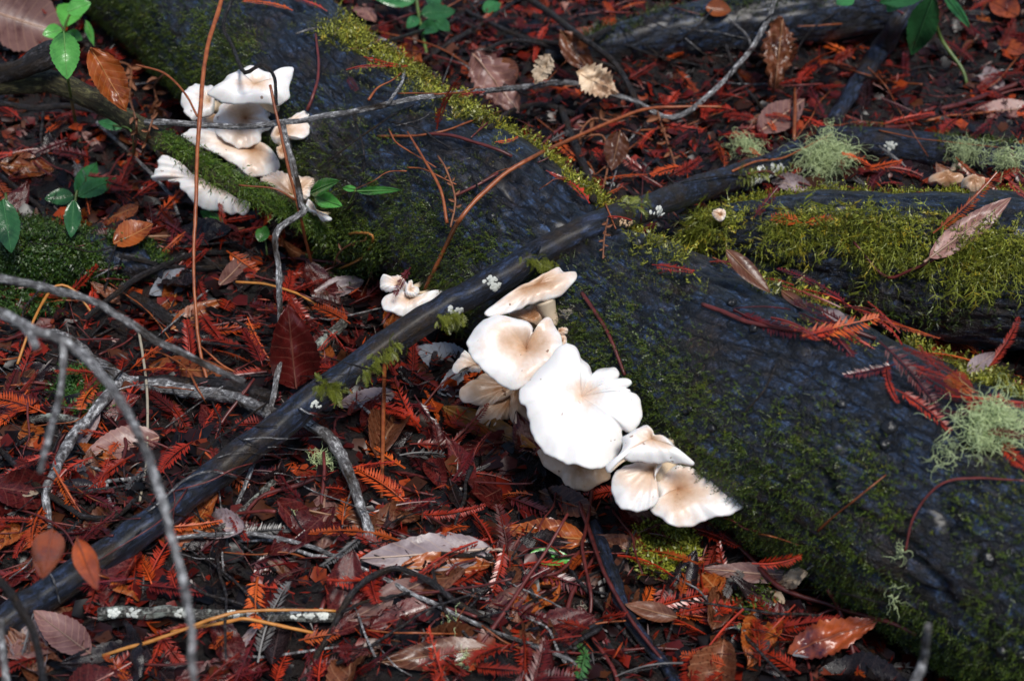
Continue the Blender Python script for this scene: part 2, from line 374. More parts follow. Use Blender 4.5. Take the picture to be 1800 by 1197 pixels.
# surface to set things on
def bvh_of(meshes):
    V = []; F = []; o = 0
    for v, f in meshes:
        V += np.asarray(v).tolist(); F += [[int(x)+o for x in q] for q in f]; o += len(v)
    return BVHTree.FromPolygons(V, F)
BV_G = bvh_of([(GV, GF.tolist())]); BV_M = bvh_of([main.all])
BV = bvh_of([(GV, GF.tolist())]+[g.all for g in LOGS]); BV_L = bvh_of([g.all for g in LOGS])
def hit(px, py, bv=None):
    d = ray(px, py); r = (bv or BV).ray_cast(CAM, d)
    if r[0] is None: q = at_z(px, py, 0); return q, Vector((0, 0, 1)), (q-CAM).length
    n = r[1]; n = n if n.dot(d) < 0 else -n
    return r[0], n, r[3]

# ------------------------------------------------------------------ moss (real shoots, joined per log)
def shoot_template(nleaf=7, width=.16, leaf=.30, droop=.25):
    V = []; F = []
    for k in range(nleaf):
        t = .12 + .88*k/(nleaf-1); side = 1 if k % 2 else -1; c = np.array([0, droop*t*t, t]); L = leaf*(1-.55*t)
        a = k*2.1
        o = np.array([math.cos(a)*L, math.sin(a)*L, L*.75]); q = np.array([-math.sin(a), math.cos(a), 0])*width*.35
        b = len(V); V += [c-q, c+q, c+o]; F.append([b, b+1, b+2])
    b = len(V); V += [[-.03, 0, 0], [.03, 0, 0], [0, droop, 1.05]]; F.append([b, b+1, b+2])
    return np.array(V), np.array(F)
def feather_template(n=9, droop=.5):
    V = []; F = []
    for k in range(n):
        t = .1+.9*k/(n-1); c = np.array([0, droop*t*t, t-.25*t*t]); L = .42*(1-.75*t)*(.75+.5*((k*7) % 5)/5)
        for s in (-1, 1):
            o = np.array([s*L, .06, L*.55]); b = len(V); V += [c, c+np.array([0, 0, .07]), c+o]; F.append([b, b+1, b+2])
            o2 = o*.55+np.array([s*L*.1, .10, L*.45]); b = len(V); V += [c+o*.45, c+o*.55, c+o2]; F.append([b, b+1, b+2])
    b = len(V); V += [[-.025, 0, 0], [.025, 0, 0], [0, droop, .8]]; F.append([b, b+1, b+2])
    return np.array(V), np.array(F)
def wisp_template(n=8, droop=.55, seed=2):
    rr = random.Random(seed); V = []; F = []; pts = []
    for k in range(6):
        t = k/5; pts.append(np.array([.10*math.sin(3*t+seed), droop*t*t, t-.3*t*t]))
    for k in range(5):
        b = len(V); q = np.array([.018, 0, 0]); V += [pts[k]-q, pts[k]+q, pts[k+1]]; F.append([b, b+1, b+2])
    for k in range(n):
        t = .15+.8*rr.random(); c = np.array([.10*math.sin(3*t+seed), droop*t*t, t-.3*t*t]); s = rr.choice((-1, 1)); L = .36*(1-.6*t)*rr.uniform(.5, 1.3)
        o = np.array([s*L, rr.uniform(-.05, .25), L*rr.uniform(.1, .9)]); b = len(V); q = np.array([0, 0, .022]); V += [c-q, c+q, c+o]; F.append([b, b+1, b+2])
        for m in range(2):
            o2 = np.array([s*L*rr.uniform(-.1, .5), rr.uniform(-.1, .2), L*rr.uniform(.2, .7)])*.6; cc = c+o*(.4+.35*m); b = len(V); V += [cc-q*.7, cc+q*.7, cc+o2]; F.append([b, b+1, b+2])
    return np.array(V), np.array(F)
T_WISP = wisp_template(); T_SHOOT = shoot_template(); T_SHOOT2 = shoot_template(6, .2, .42, .4); T_FEATH = feather_template()
def basis(dirs, up=None):
    n = len(dirs); z = dirs/np.linalg.norm(dirs, axis=1)[:, None]
    r = RNG.normal(size=(n, 3)) if up is None else up + RNG.normal(size=(n, 3))*.35
    y = r - z*np.sum(r*z, 1)[:, None]; y /= np.linalg.norm(y, axis=1)[:, None]+1e-9
    return np.stack([np.cross(y, z), y, z], -1)
def moss_on(g, dens, n, size, template, colA, colB, hang=0., name='moss', spread=.6, arange=(-100, 150)):
    """dens(angle_deg, along_0_1, noise) -> probability"""
    nl, na = g.V.shape[:2]
    vis = np.array([k for k in range(1, nl-2) if -150 < to_px(g.C[k])[0] < 2050 and -260 < to_px(g.C[k])[1] < 1400]); i = vis[RNG.integers(0, len(vis), n)]; fj = (arange[0]+180+(arange[1]-arange[0])*RNG.random(n))/360*na; j = fj.astype(int); fi = RNG.random(n)
    A = g.V[i, j]*(1-fi[:, None]) + g.V[i+1, j]*fi[:, None]; B = g.V[i, (j+1) % na]*(1-fi[:, None]) + g.V[i+1, (j+1) % na]*fi[:, None]
    P = A + (B-A)*(fj-j)[:, None]; nd = g.d[i, j]; ang = np.degrees(g.a[j]+(fj-j)*2*np.pi/na); al = i/nl
    nz = fbm(P*14+3, 4)*.5; nz2 = fbm(P*45+9, 3)*.5
    keep = RNG.random(n) < dens(ang, al, nz + .5*nz2)
    P, nd, nz, nz2 = P[keep], nd[keep], nz[keep], nz2[keep]; m = len(P)
    dr = nd + RNG.normal(size=(m, 3))*spread + np.array([0, 0, -hang])
    gv = np.tile(np.array([0, 0, -1.]), (m, 1))
    Mx = np.zeros((m, 4, 4)); Mx[:, :3, :3] = basis(dr, gv if hang else None)*(size[0]+(size[1]-size[0])*RNG.random(m)**1.5)[:, None, None]; Mx[:, :3, 3] = P - nd*.001
    f = np.clip(.5+.6*nz2+.25*RNG.normal(size=m), 0, 1)[:, None]
    C = np.array(colA)*(1-f)+np.array(colB)*f; br = RNG.random(m) < .10; C[br] *= np.array([1.5, 1.1, .8])
    V, F, Cc = instance(*template, Mx, C)
    o = obj(name, V, F, M_moss, origin=g.origin, parent=g.o, attrs={'col': Cc}, smooth=False, kind='stuff')
    return o
def band(a, lo, hi, s=10): return 1/(1+np.exp(-(a-lo)/s*2.5))*(1/(1+np.exp((a-hi)/s*2.5)))
sg = lambda x: 1/(1+np.exp(-np.clip(x, -40, 40)))
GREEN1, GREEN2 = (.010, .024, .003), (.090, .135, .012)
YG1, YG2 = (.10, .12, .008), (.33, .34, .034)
# 'along' runs 0 at near right end to 1 at far left end
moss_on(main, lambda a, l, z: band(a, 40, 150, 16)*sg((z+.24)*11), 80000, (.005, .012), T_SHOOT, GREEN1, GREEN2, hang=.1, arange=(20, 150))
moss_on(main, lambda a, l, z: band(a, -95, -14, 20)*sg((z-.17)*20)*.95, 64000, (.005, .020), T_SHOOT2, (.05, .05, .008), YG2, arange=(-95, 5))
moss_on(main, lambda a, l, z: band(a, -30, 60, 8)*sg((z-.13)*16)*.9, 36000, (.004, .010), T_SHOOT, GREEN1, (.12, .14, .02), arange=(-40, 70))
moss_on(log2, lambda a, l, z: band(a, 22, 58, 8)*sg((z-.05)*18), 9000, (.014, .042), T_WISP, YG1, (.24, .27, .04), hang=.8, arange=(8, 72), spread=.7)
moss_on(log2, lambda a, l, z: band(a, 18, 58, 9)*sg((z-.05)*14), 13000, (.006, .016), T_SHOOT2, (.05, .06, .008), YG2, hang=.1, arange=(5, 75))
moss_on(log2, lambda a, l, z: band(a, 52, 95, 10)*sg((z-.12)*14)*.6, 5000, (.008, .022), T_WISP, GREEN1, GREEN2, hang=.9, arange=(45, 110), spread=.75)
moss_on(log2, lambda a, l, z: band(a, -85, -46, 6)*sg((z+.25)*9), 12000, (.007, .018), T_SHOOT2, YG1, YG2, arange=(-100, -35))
moss_on(log4, lambda a, l, z: band(a, -90, 130, 10)*sg((z-.02)*10), 22000, (.006, .018), T_SHOOT2, (.008, .025, .004), (.05, .10, .010))
moss_on(log5, lambda a, l, z: band(a, -90, 40, 14)*sg((z+.0)*8), 12000, (.008, .018), T_SHOOT, GREEN1, (.06, .08, .01))
moss_on(log3, lambda a, l, z: band(a, -90, 60, 14)*sg((z-.2)*10), 5000, (.005, .012), T_SHOOT, GREEN1, GREEN2)

# ------------------------------------------------------------------ branches and twigs
STICKS = []
LAND = []
STOP = {'with', 'lying', 'under', 'beside', 'in', 'over', 'on', 'across', 'behind', 'near', 'below', 'above', 'at', 'crossing', 'standing', 'tucked', 'beneath', 'hanging', 'between', 'crossed', 'just', 'left', 'peeking', 'folded', 'against', 'running', 'trailing', 'stretched', 'touching', 'arching', 'snaking', 'slanting', 'half', 'by', 'seen', 'squeezed', 'wedged', 'growing', 'along', 'bowed', 'among', 'directly', 'to', 'leaning', 'draped', 'next', 'pointing', 'joining', 'sagging', 'bowing', 'leading', 'spotted', 'and', 'from', 'of'}
def landmark(label, pts):
    w_ = label.split(); k = next((i for i, x in enumerate(w_) if i > 1 and x in STOP), len(w_)); LAND.append((' '.join(w_[:k]), [Vector(p) for p in pts]))
def near_phrase(q):
    names = [l[0] for l in LAND]; best = None; bd = 9
    for nm, pts in LAND:
        if names.count(nm) > 1 or len(nm.split()) > 6 or len(nm.split()) < 3: continue
        d = min((p-q).length for p in pts)
        if d < bd: bd = d; best = nm
    return best
def path_px(pts, n, rpx, clamp=True, bv=None):
    P = np.array([(p[0], p[1]) for p in pts], float); L = np.r_[0, np.cumsum(np.linalg.norm(np.diff(P, axis=0), axis=1))]
    an = [(L[i], p[2] if p[2] > 1 else hit(p[0], p[1], bv or BV)[2]-p[2]) for i, p in enumerate(pts) if len(p) > 2]   # > 1: metres from the camera, in front of the thing it passes
    C = catmull(P, n); s = np.linspace(0, L[-1], n); D = np.interp(s, [a[0] for a in an], [a[1] for a in an])
    R = np.interp(np.linspace(0, 1, n), np.linspace(0, 1, len(np.atleast_1d(rpx))), np.atleast_1d(rpx))
    W = []; RR = []
    for (x, y), d, r in zip(C, D, R):
        if clamp:
            h = hit(x, y, bv or BV)[2]; d = min(d, h - r*h/FPX*.7)
        W.append(d); RR.append(r*d/FPX)
    W = np.array(W)
    if clamp and n > 8:                                    # wood does not follow every bump
        for _ in range(3): W[1:-1] = np.minimum(W[1:-1], (W[:-2]+W[1:-1]+W[2:])/3)
    return np.array([at_d(x, y, d) for (x, y), d in zip(C, W)]), np.array(RR)
def branch(name, pts, rpx, mat, label=None, cat='twig', n=None, sides=8, rough=.18, parent=None, group=None, clamp=True, solid=False, wobble=1., land=True):
    Lp = sum(math.dist(a[:2], b[:2]) for a, b in zip(pts, pts[1:]))
    n = n or int(min(160, max(10, Lp/9)))
    C, R = path_px(pts, n, rpx, clamp)
    wob = vnoise(np.c_[np.linspace(0, Lp/45, n), np.full(n, Lp % 7), np.zeros(n)])
    R = R*(1+.16*wob*wobble)
    C = C + np.stack([vnoise(np.c_[np.linspace(0, Lp/40, n), np.full(n, 3.3+k), np.full(n, Lp % 11)]) for k in range(3)], 1)*R.mean()*.35*wobble
    V, F = tube(C, R, sides, rough, Lp % 13)
    L = np.r_[0, np.cumsum(np.linalg.norm(np.diff(C, axis=0), axis=1))]
    luv = np.stack([np.repeat(0*L, sides)+np.tile(np.linspace(0, 2*np.pi*R.mean(), sides), n), np.repeat(L, sides), np.full(n*sides, Lp % 5)], 1)
    if parent is None:
        if clamp and land: landmark(label, C[::6])
        o = obj(name, V, F, mat, origin=C[np.argmin(C[:, 2])], attrs={'luv': luv}, label=label, cat=cat, group=group)
    else:
        o = obj(name, V, F, mat, origin=parent.location, parent=parent, attrs={'luv': luv})
    if solid: STICKS.append((V, F))
    return o

st = branch('wet_branch', [(-60, 1140, .03), (60, 1060), (250, 930, .03), (480, 755), (700, 592), (860, 498), (1040, 402, .034), (1230, 332), (1330, 300), (1400, 268, .02)], (29, 28, 27, 27, 25, 25, 26, 23, 21), M_stick,
            'long straight wet black branch lying across the large fallen log', 'branch', n=170, sides=24, rough=.10, solid=True, wobble=.35)
for (x, y, x2, y2) in ((300, 905, 322, 872), (610, 668, 598, 640), (930, 455, 948, 436)):
    branch('knot_stub', [(x, y, .03), ((x+x2)/2, (y+y2)/2, .04), (x2, y2, .05)], (11, 8, 5), M_stick, parent=st, rough=.3)
m1 = branch('mossy_branch', [(-40, 150, 2.22), (90, 143, 2.20), (180, 182), (280, 240, 2.13), (380, 300), (480, 355, 2.09), (620, 440, 2.13)], (22, 21, 20, 19, 18, 14), M_mossbark,
            'thick greenish branch trailing moss in front of the ruffled mushroom cluster', 'branch', n=90, sides=16, rough=.15, solid=True)
branch('broken_stub', [(-30, 150, 2.22), (40, 118, 2.18), (112, 82, 2.16)], (17, 19, 20), M_greydark, parent=m1, sides=14, rough=.3)
g1 = branch('grey_twig', [(255, 214, 2.115), (420, 222), (500, 215, 2.05), (600, 200, 2.03), (760, 170, .05), (900, 155), (1005, 148, .07), (1100, 172), (1178, 208, .05), (1240, 172), (1310, 100, .10), (1345, 45), (1365, -10, .12)], (6.2, 5.6, 5.6, 5.2, 5, 4.4, 4), M_greybark,
            'long thin grey twig stretched above the log and the upper mushroom cluster', n=120, solid=True)
branch('side_twig', [(682, 183, .07), (708, 140, .05), (705, 95, .04), (650, 60, .03), (560, 50, .02), (520, 60, .015)], (3.5, 2.5, 2), M_greybark, parent=g1)
branch('side_twig', [(494, 215, 2.05), (512, 280, 2.05), (530, 360, 2.04), (535, 372), (486, 408, 2.03), (490, 480), (492, 560), (490, 640, 1.93), (470, 735, 1.86), (440, 830), (398, 925, .012)], (6, 5.5, 5, 5.5, 4.5, 3), M_greybark, parent=g1)
branch('side_twig', [(1320, 82, .10), (1310, 60, .10), (1282, 34, .11)], (2.5, 2), M_greybark, parent=g1)
branch('kinked_twig', [(412, -10, .10), (392, 45, .09), (410, 85, .08), (430, 128, 2.08), (460, 114), (482, 135), (486, 185, 2.06)], (4, 3.5, 3.5), M_greydark, 'dark kinked twig touching the top cap of the upper cluster')
branch('curved_twig', [(620, 200, .03), (640, 270, .015), (625, 350, .01), (600, 375, .01), (560, 420, .008)], (2, 2), M_greydark, 'thin dark curved twig hanging over the log beside green leaflets')
# red stems
r1 = branch('red_stalk', [(392, -10, 2.20), (362, 100, 2.13), (350, 220, 2.08), (344, 350, 2.07), (341, 480), (350, 600), (364, 672, .012)], (4.2, 3.6, 3.2, 3), M_redstem, 'tall upright orange-red stem in front of the upper mushroom cluster', 'stem')
branch('side_stalk', [(347, 205, 2.085), (325, 165), (290, 130), (240, 115, 2.16)], (2, 2), M_redstem, parent=r1)
r2 = branch('arching_stalk', [(1268, 188, .05), (1150, 190, .06), (1080, 212), (1000, 247, .08), (930, 280, .07), (870, 320), (810, 385, .05), (775, 450), (730, 547, .012)], (2, 3, 3.8, 4.2, 4), M_redstem, 'orange-red arching stem bowed over the middle of the log', 'stem')
branch('red_stalk', [(716, 232, .03), (745, 280, .03), (775, 335, .03), (786, 392, .03)], (1.8, 2.4, 3), M_redstem, 'short orange-red stem leaning against the arching stem', 'stem')
r3 = branch('pink_stalk', [(474, 150, 2.05), (490, 220, 2.04), (508, 300, 2.04), (530, 390, 2.05), (552, 480, .01)], (3, 3, 3), M_redstem, 'slim pinkish stem crossing the upper cluster beside the grey twig', 'stem')
branch('side_stalk', [(520, 352, 2.045), (480, 332, 2.04), (420, 326, 2.05)], (2, 1.5), M_redstem, parent=r3)
branch('red_stalk', [(676, 640, .01), (674, 720, .03), (673, 800, .02), (670, 875, .006)], (4, 4, 3.5), M_redstem, 'straight red stem standing in litter below the black branch', 'stem')
branch('red_stalk', [(555, 60, .012), (560, 130, .02), (550, 170, .02), (540, 195, .01)], (2.5, 3), M_darkred, 'dark red stem on the log just beside the upper cluster', 'stem')
branch('bent_straw', [(30, 640, .03), (60, 560, .05), (95, 505, .05), (130, 510), (165, 555, .02)], (2.8, 2.6, 2), M_orange, 'orange bent straw arching over twigs near green moss log', 'straw')
branch('orange_straw', [(415, 496, .03), (470, 500), (520, 515), (555, 535, .012)], (2.6, 2), M_orange, 'short orange straw over dark red leaves below the moss trail', 'straw')
branch('orange_straw', [(180, 1152, .01), (290, 1118, .03), (380, 1085, .04), (450, 1072), (590, 1073, .02)], (3.2, 3, 2.4), M_orange, 'long bright orange straw lying over the lichened stick', 'straw')
branch('orange_straw', [(300, 1110, .012), (400, 1092, .03), (440, 1088, .03), (550, 1112, .012)], (3.2, 3), M_orange, 'shorter bright orange straw crossing beside the long one', 'straw')
branch('orange_straw', [(590, 425, .03), (620, 410, .03), (655, 415, .03), (640, 450), (590, 475, .01)], (2.5, 2), M_orange, 'looped orange straw beside the moss at the log foot', 'straw')
branch('grey_straw', [(242, 570, .03), (258, 680, .03), (258, 800), (246, 880, .008)], (2.6, 2.2), M_straw, 'thin pale grey straw standing across the gnarled branch', 'straw')
# foreground twigs
f1 = branch('pale_twig', [(-20, 540, .80), (60, 580, .78), (130, 612, .74), (215, 710, .68), (270, 830, .64), (310, 970, .60), (335, 1090, .57), (340, 1210, .55)], (10, 9, 8, 8, 7.5, 7), M_greybark, 'pale curved twig arching over the leaf litter', clamp=False)
branch('side_twig', [(112, 600, .75), (108, 680, .71), (88, 760, .68), (70, 830, .64)], (6.5, 6), M_greybark, parent=f1)
branch('side_twig', [(20, 555, .79), (45, 580, .78), (66, 610, .77)], (8, 7), M_greybark, parent=f1)
branch('pale_twig', [(-20, 485, .70), (80, 505, .66), (180, 540, .60), (290, 605, .54), (430, 672, .46)], (7.5, 7, 6.5, 4.5), M_greybark, 'purplish straight twig slanting down over the litter', clamp=False)
f2 = branch('bare_twig', [(-10, 1010, .40), (30, 1060, .36), (62, 1120, .34), (80, 1210, .32)], (7, 6), M_greydark, 'dark twig over the thick end of the black branch', clamp=False)
branch('bare_twig', [(0, 1090, .40), (6, 1150, .38), (14, 1215, .36)], (6, 6), M_greybark, 'pale twig tip beside the thick end of black branch', clamp=False)
branch('bare_twig', [(1600, 1215, .44), (1622, 1160, .42), (1632, 1100, .40)], (9, 8, 6), M_greybark, 'grey twig tip standing up at the foot of the log', clamp=False)
# gnarled branches lower left
b1 = branch('gnarled_branch', [(95, 585, .02), (150, 620), (210, 662, .03), (300, 682), (400, 697, .035), (470, 725, .05), (535, 742, .05), (590, 778), (620, 840, .05), (640, 910), (676, 985, .012)], (9, 10, 11, 11, 12, 12, 11, 9, 7), M_greybark, 'gnarled grey branch snaking over the black branch into the litter', 'branch', n=120, sides=12, rough=.25, solid=True)
branch('side_twig', [(212, 668, .03), (170, 720, .035), (125, 775, .03), (90, 840, .02), (82, 870), (88, 930, .008)], (9, 9, 9, 7, 6), M_greybark, parent=b1, sides=12, rough=.25)
branch('side_twig', [(245, 672, .02), (350, 676, .02), (440, 690, .012), (490, 700, .006)], (12, 14, 12), M_greydark, parent=b1, sides=10, rough=.25)
branch('lichened_twig', [(52, 736, .012), (100, 735, .015), (142, 742, .012)], (7, 8, 7), M_palebark, 'short pale twig lying against the gnarled branch')
branch('dark_twig', [(0, 790, .015), (40, 830, .02), (75, 860, .02), (110, 885), (150, 910, .02), (205, 906, .02), (240, 878, .012)], (6, 5, 4.5), M_greydark, 'angular dark twig in litter near the gnarled branch end')
branch('dark_twig', [(20, 1110, .01), (70, 1010, .012), (100, 960, .012), (150, 905, .012), (180, 870, .01)], (5, 5, 4), M_greydark, 'thin dark twig tucked against the thick end of the black branch')
branch('dark_twig', [(150, 560, .02), (200, 520, .03), (240, 490, .02), (330, 450, .02), (440, 440, .012)], (5, 5.5, 4.5), M_greydark, 'dark slanting twig between the moss log and red stem')
branch('dark_twig', [(210, 450, .02), (300, 468, .015), (380, 470, .012), (440, 460, .008)], (4, 4), M_greydark, 'thin dark twig crossing behind the tall red stem')
branch('dark_twig', [(230, 520, .012), (290, 555, .012), (350, 600, .006)], (11, 13, 10), M_greydark, 'thick dark twig half buried in red litter')
branch('dark_twig', [(-10, 300, .03), (40, 340, .02), (75, 370, .015), (82, 420, .01)], (4, 4), M_greydark, 'thin dark twig beside the low green leaflets')
branch('blue_grey_twig', [(-20, 180, .12), (60, 190, .11), (130, 188, .10), (185, 202, .09), (250, 232, .05), (290, 290, .02), (312, 350, .008)], (5, 6, 5, 4), M_greydark, 'dark blue-grey twig running under the greenish branch', solid=False)
branch('grey_twig', [(170, 215, .02), (220, 262, .03), (265, 305, .04), (300, 345, .025), (318, 392, .008)], (3.5, 3), M_greybark, 'thin grey twig slanting to the ruffled cap of upper cluster')
branch('lichened_stick', [(540, 625, .008), (570, 600, .012), (605, 565, .015)], (11, 12, 10), M_palebark, 'short thick grey stick behind the black branch in litter')
branch('lichened_stick', [(385, 935, .008), (420, 905, .012), (480, 848, .012)], (8, 9, 8), M_palebark, 'short grey stick with white patches beside hanging grey twig')
branch('lichened_stick', [(175, 1078, .012), (300, 1076, .014), (420, 1082, .014), (500, 1080, .014), (588, 1083, .012)], (11, 10, 11, 12), M_palebark, 'straight stick spotted with white lichen beneath orange straws', sides=12, solid=True)
b2 = branch('long_twig', [(310, 945, .015), (440, 938, .02), (550, 962, .02), (650, 1005), (740, 1050, .02), (860, 1105), (1000, 1160, .012), (1030, 1200, .008)], (4.5, 4, 4, 4), M_greybark, 'long thin brown-grey twig crossing in front of the lilac leaf')
branch('bowed_twig', [(520, 1215, .01), (570, 1130, .015), (625, 1035, .025), (690, 1000, .03), (740, 1012, .03), (800, 1055, .02), (850, 1085, .01), (900, 1115, .006)], (6, 5.5, 6, 5), M_greydark, 'black bowed twig arching under the long thin twig')
branch('dark_stick', [(1045, 922, .012), (1075, 1000, .014), (1100, 1075), (1145, 1140, .012), (1200, 1215, .01)], (12, 13, 11, 12), M_stick, 'thick dark stick pointing at the lowest mushroom from the litter', sides=12)
branch('red_brown_twig', [(1012, 862, .01), (1035, 930, .02), (1060, 1000, .025), (1110, 1090, .025), (1165, 1160, .015)], (4, 3.5, 3), M_darkred, 'thin dark twig lying along the thick dark stick')
branch('red_brown_twig', [(1042, 855, .015), (1030, 930, .025), (1024, 965, .025), (1038, 1040, .02), (1036, 1100, .006)], (4, 3.5, 3), M_darkred, 'upright wine-red twig below the beige under-cap')
branch('red_brown_twig', [(935, 1010, .01), (980, 1005, .02), (1020, 968, .02)], (3, 3), M_darkred, 'short wine-red twig joining the upright one')
branch('black_twig', [(905, 985, .008), (930, 1030, .012), (960, 1085, .012), (1000, 1160, .012), (1030, 1205, .008)], (4, 5, 5), M_greydark, 'black twig running down between the small pale leaf and sticks')
branch('black_twig', [(1000, 1125, .012), (1060, 1092, .02)], (5.5, 6), M_stick, 'short smooth black stick end lying near green sprig')
branch('black_twig', [(920, 1108, .012), (975, 1100, .012), (1012, 1083, .012)], (5, 5), M_stick, 'short black stick lying above the green sprig')
branch('spiky_twig', [(775, 972, .022), (820, 976, .022), (865, 980, .012)], (4.5, 4), M_greydark, 'little black knobbly twig on the lilac leaf', rough=.5)
branch('thorny_twig', [(600, 1075, .03), (650, 1056, .03), (720, 1042, .02)], (3.5, 3), M_greydark, 'small black knobbly twig on the pink-grey leaf', rough=.5)
b3 = branch('wine_stalk', [(1255, 925, .01), (1310, 970, .02), (1370, 1030, .025), (1460, 1063, .02), (1560, 1092, .018), (1610, 1115, .006)], (4.5, 4.5, 4, 3.5), M_darkred, 'long wine-red stem running along the foot of the log', 'stem')
branch('wine_stalk', [(1455, 1035, .012), (1475, 1070, .02), (1492, 1120, .02), (1502, 1160, .01)], (4.5, 4), M_darkred, 'short wine-red stem crossing the orange and purple leaf', 'stem')
branch('black_twig', [(1505, 1130, .01), (1550, 1165, .012), (1600, 1190, .01)], (5, 5), M_greydark, 'black twig below the orange and purple leaf')
branch('grey_bit', [(640, 948, .008), (665, 930), (718, 880, .008)], (3.5, 3), M_greydark, 'short dark twig above the lilac leaf')
branch('red_brown_twig', [(1040, 1120, .01), (1075, 1170, .01), (1090, 1215, .008)], (4, 4), M_darkred, 'wine-red twig beside the green sprig')
# stems on the log
branch('wine_stalk', [(1022, 515, .006), (1050, 555, .006), (1075, 600, .006), (1098, 660, .006)], (4, 3.5, 3), M_darkred, 'dark red needle stem lying on the log beside the big caps', 'stem')
branch('wine_stalk', [(1235, 535, .006), (1320, 567, .006), (1400, 580, .007), (1480, 578, .008), (1540, 595, .006)], (4.5, 4), M_darkred, 'long dark red stem lying along the crest of the log', 'stem')
branch('wine_stalk', [(1590, 970, .005), (1610, 900, .005), (1655, 850, .006), (1720, 840, .006), (1800, 845, .005)], (2.4, 2.2, 2), M_darkred, 'bent wine-red stem draped over the thick end of the log', 'stem')
branch('wine_stalk', [(1500, 425, .012), (1555, 485, .014), (1600, 475, .014), (1655, 450, .012)], (2.5, 3, 2.4), M_darkred, 'hooked red stem on the long hanging moss', 'stem')
branch('dark_hair_twig', [(1365, 640, .004), (1340, 690, .004), (1305, 730, .003)], (2, 1.5), M_greydark, 'hair-thin black twig on bare wet bark')
branch('wine_stalk', [(750, 235, .01), (800, 240, .012), (870, 262, .012), (900, 275, .008)], (3, 3), M_darkred, 'dark red stem on the bark under the arching stem', 'stem')
branch('wine_stalk', [(800, 345, .008), (840, 325, .008), (875, 305, .006)], (3, 2.5), M_darkred, 'short dark red stem on bark below arching stem', 'stem')
# back of the scene
br = branch('leaning_branch', [(1640, -20, .14), (1590, 30, .12), (1545, 90, .08), (1505, 150, .05), (1468, 215, .01)], (17, 17, 16, 15), M_stick, 'thick wet black branch leaning under the glossy green leaves', 'branch', sides=14, solid=True)
branch('dark_twig', [(985, 190, .03), (1005, 240, .03), (1030, 300, .03), (1042, 352, .02)], (7, 8, 7), M_greydark, 'dark upright twig with pale tip behind the arching stem')
branch('arched_twig', [(900, -20, .08), (960, 20, .09), (1020, 65, .10), (1080, 110, .08), (1110, 160, .05), (1130, 205, .02)], (6, 6, 5.5, 5), M_greydark, 'dark twig arching behind the pale crumpled leaves')
branch('arched_twig', [(820, 20, .03), (870, 45, .04), (940, 72, .04), (1010, 75, .04), (1075, 50, .02)], (4.5, 4.5), M_greydark, 'dark twig sagging above the dead leaves')
branch('arched_twig', [(840, 95, .02), (900, 72, .04), (960, 80, .04), (1040, 105, .04), (1090, 130, .03), (1125, 190, .02)], (4, 4), M_greydark, 'second dark twig bowing above pale leaf')
branch('arched_twig', [(860, 225, .012), (900, 195, .025), (955, 185, .025), (1010, 200, .012)], (5, 5), M_greydark, 'bluish dark twig behind the hanging pink leaf')
branch('grey_twig', [(930, -15, .02), (870, 28, .03), (800, 70, .02), (740, 110, .01)], (4, 4), M_greydark, 'grey twig among dark green leaves')
branch('grey_twig', [(660, 80, .03), (740, 55, .02), (790, 40, .02), (860, 0, .01)], (3, 3), M_greydark, 'thin twig leading up from the log crest')
branch('dark_twig', [(1275, 80, .03), (1300, 140, .03), (1340, 190, .02), (1385, 240, .006)], (3, 3), M_greydark, 'thin dark twig behind the pinkish upright leaf')
branch('brown_stick', [(1395, 245, .02), (1398, 200, .04), (1397, 155, .05)], (3.5, 3.5, 2.5), M_redstem, 'thin brown stub standing before the pinkish upright leaf', 'stem')
branch('red_twig', [(1620, 195, .01), (1680, 185, .02), (1740, 165, .02), (1810, 140, .01)], (4.5, 4), M_darkred, 'loose red twig lying behind the dark lichen log')
branch('red_twig', [(1470, 200, .01), (1560, 225, .02), (1650, 205, .01)], (4, 4), M_darkred, 'red twig touching the leaning branch')
branch('thin_stalk', [(660, 55, .02), (760, 80, .05), (830, 120, .05), (900, 175, .05), (990, 245, .02)], (1.6, 1.4), M_redstem, 'hair-thin brown stalk crossing the hanging pink leaf', 'stem')

BV = bvh_of([(GV, GF.tolist())]+[g.all for g in LOGS]+STICKS)

# moss hanging from the greenish branch and tufts on the black branch
def moss_px(spots, n, size, colA, colB, parent, hang=.9, tmpl=T_FEATH, name='moss'):
    M = []; C = []
    for (x0, y0, x1, y1, rad, k) in spots:
        for _ in range(int(n*k)):
            t = random.random(); x = x0+(x1-x0)*t+random.gauss(0, rad*.45); y = y0+(y1-y0)*t+random.gauss(0, rad*.45)
            q, nn, d = hit(x, y)
            M.append((*q, *nn))
    A = np.array(M); m = len(A); nd = A[:, 3:]; P = A[:, :3]
    Mx = np.zeros((m, 4, 4)); dr = nd*.6+RNG.normal(size=(m, 3))*.55+np.array([0, 0, -hang])
    Mx[:, :3, :3] = basis(dr, np.tile(np.array([0, 0, -1.]), (m, 1)))*(size[0]+(size[1]-size[0])*RNG.random(m)**2)[:, None, None]; Mx[:, :3, 3] = P
    f = RNG.random(m)[:, None]; V, F, Cc = instance(*tmpl, Mx, np.array(colA)*(1-f)+np.array(colB)*f)
    return obj(name, V, F, M_moss, origin=parent.location, parent=parent, attrs={'col': Cc}, smooth=False, kind='stuff')
moss_px([(285, 236, 360, 285, 11, 1.0), (350, 282, 440, 330, 13, 1.6), (440, 330, 540, 385, 13, 1.4), (530, 380, 615, 430, 12, .8)], 260, (.008, .026), (.035, .075, .008), (.13, .20, .02), m1, .9, T_WISP)
moss_px([(285, 236, 600, 420, 11, 1.0)], 1500, (.005, .011), (.03, .08, .008), (.12, .19, .02), m1, .1, T_SHOOT2)
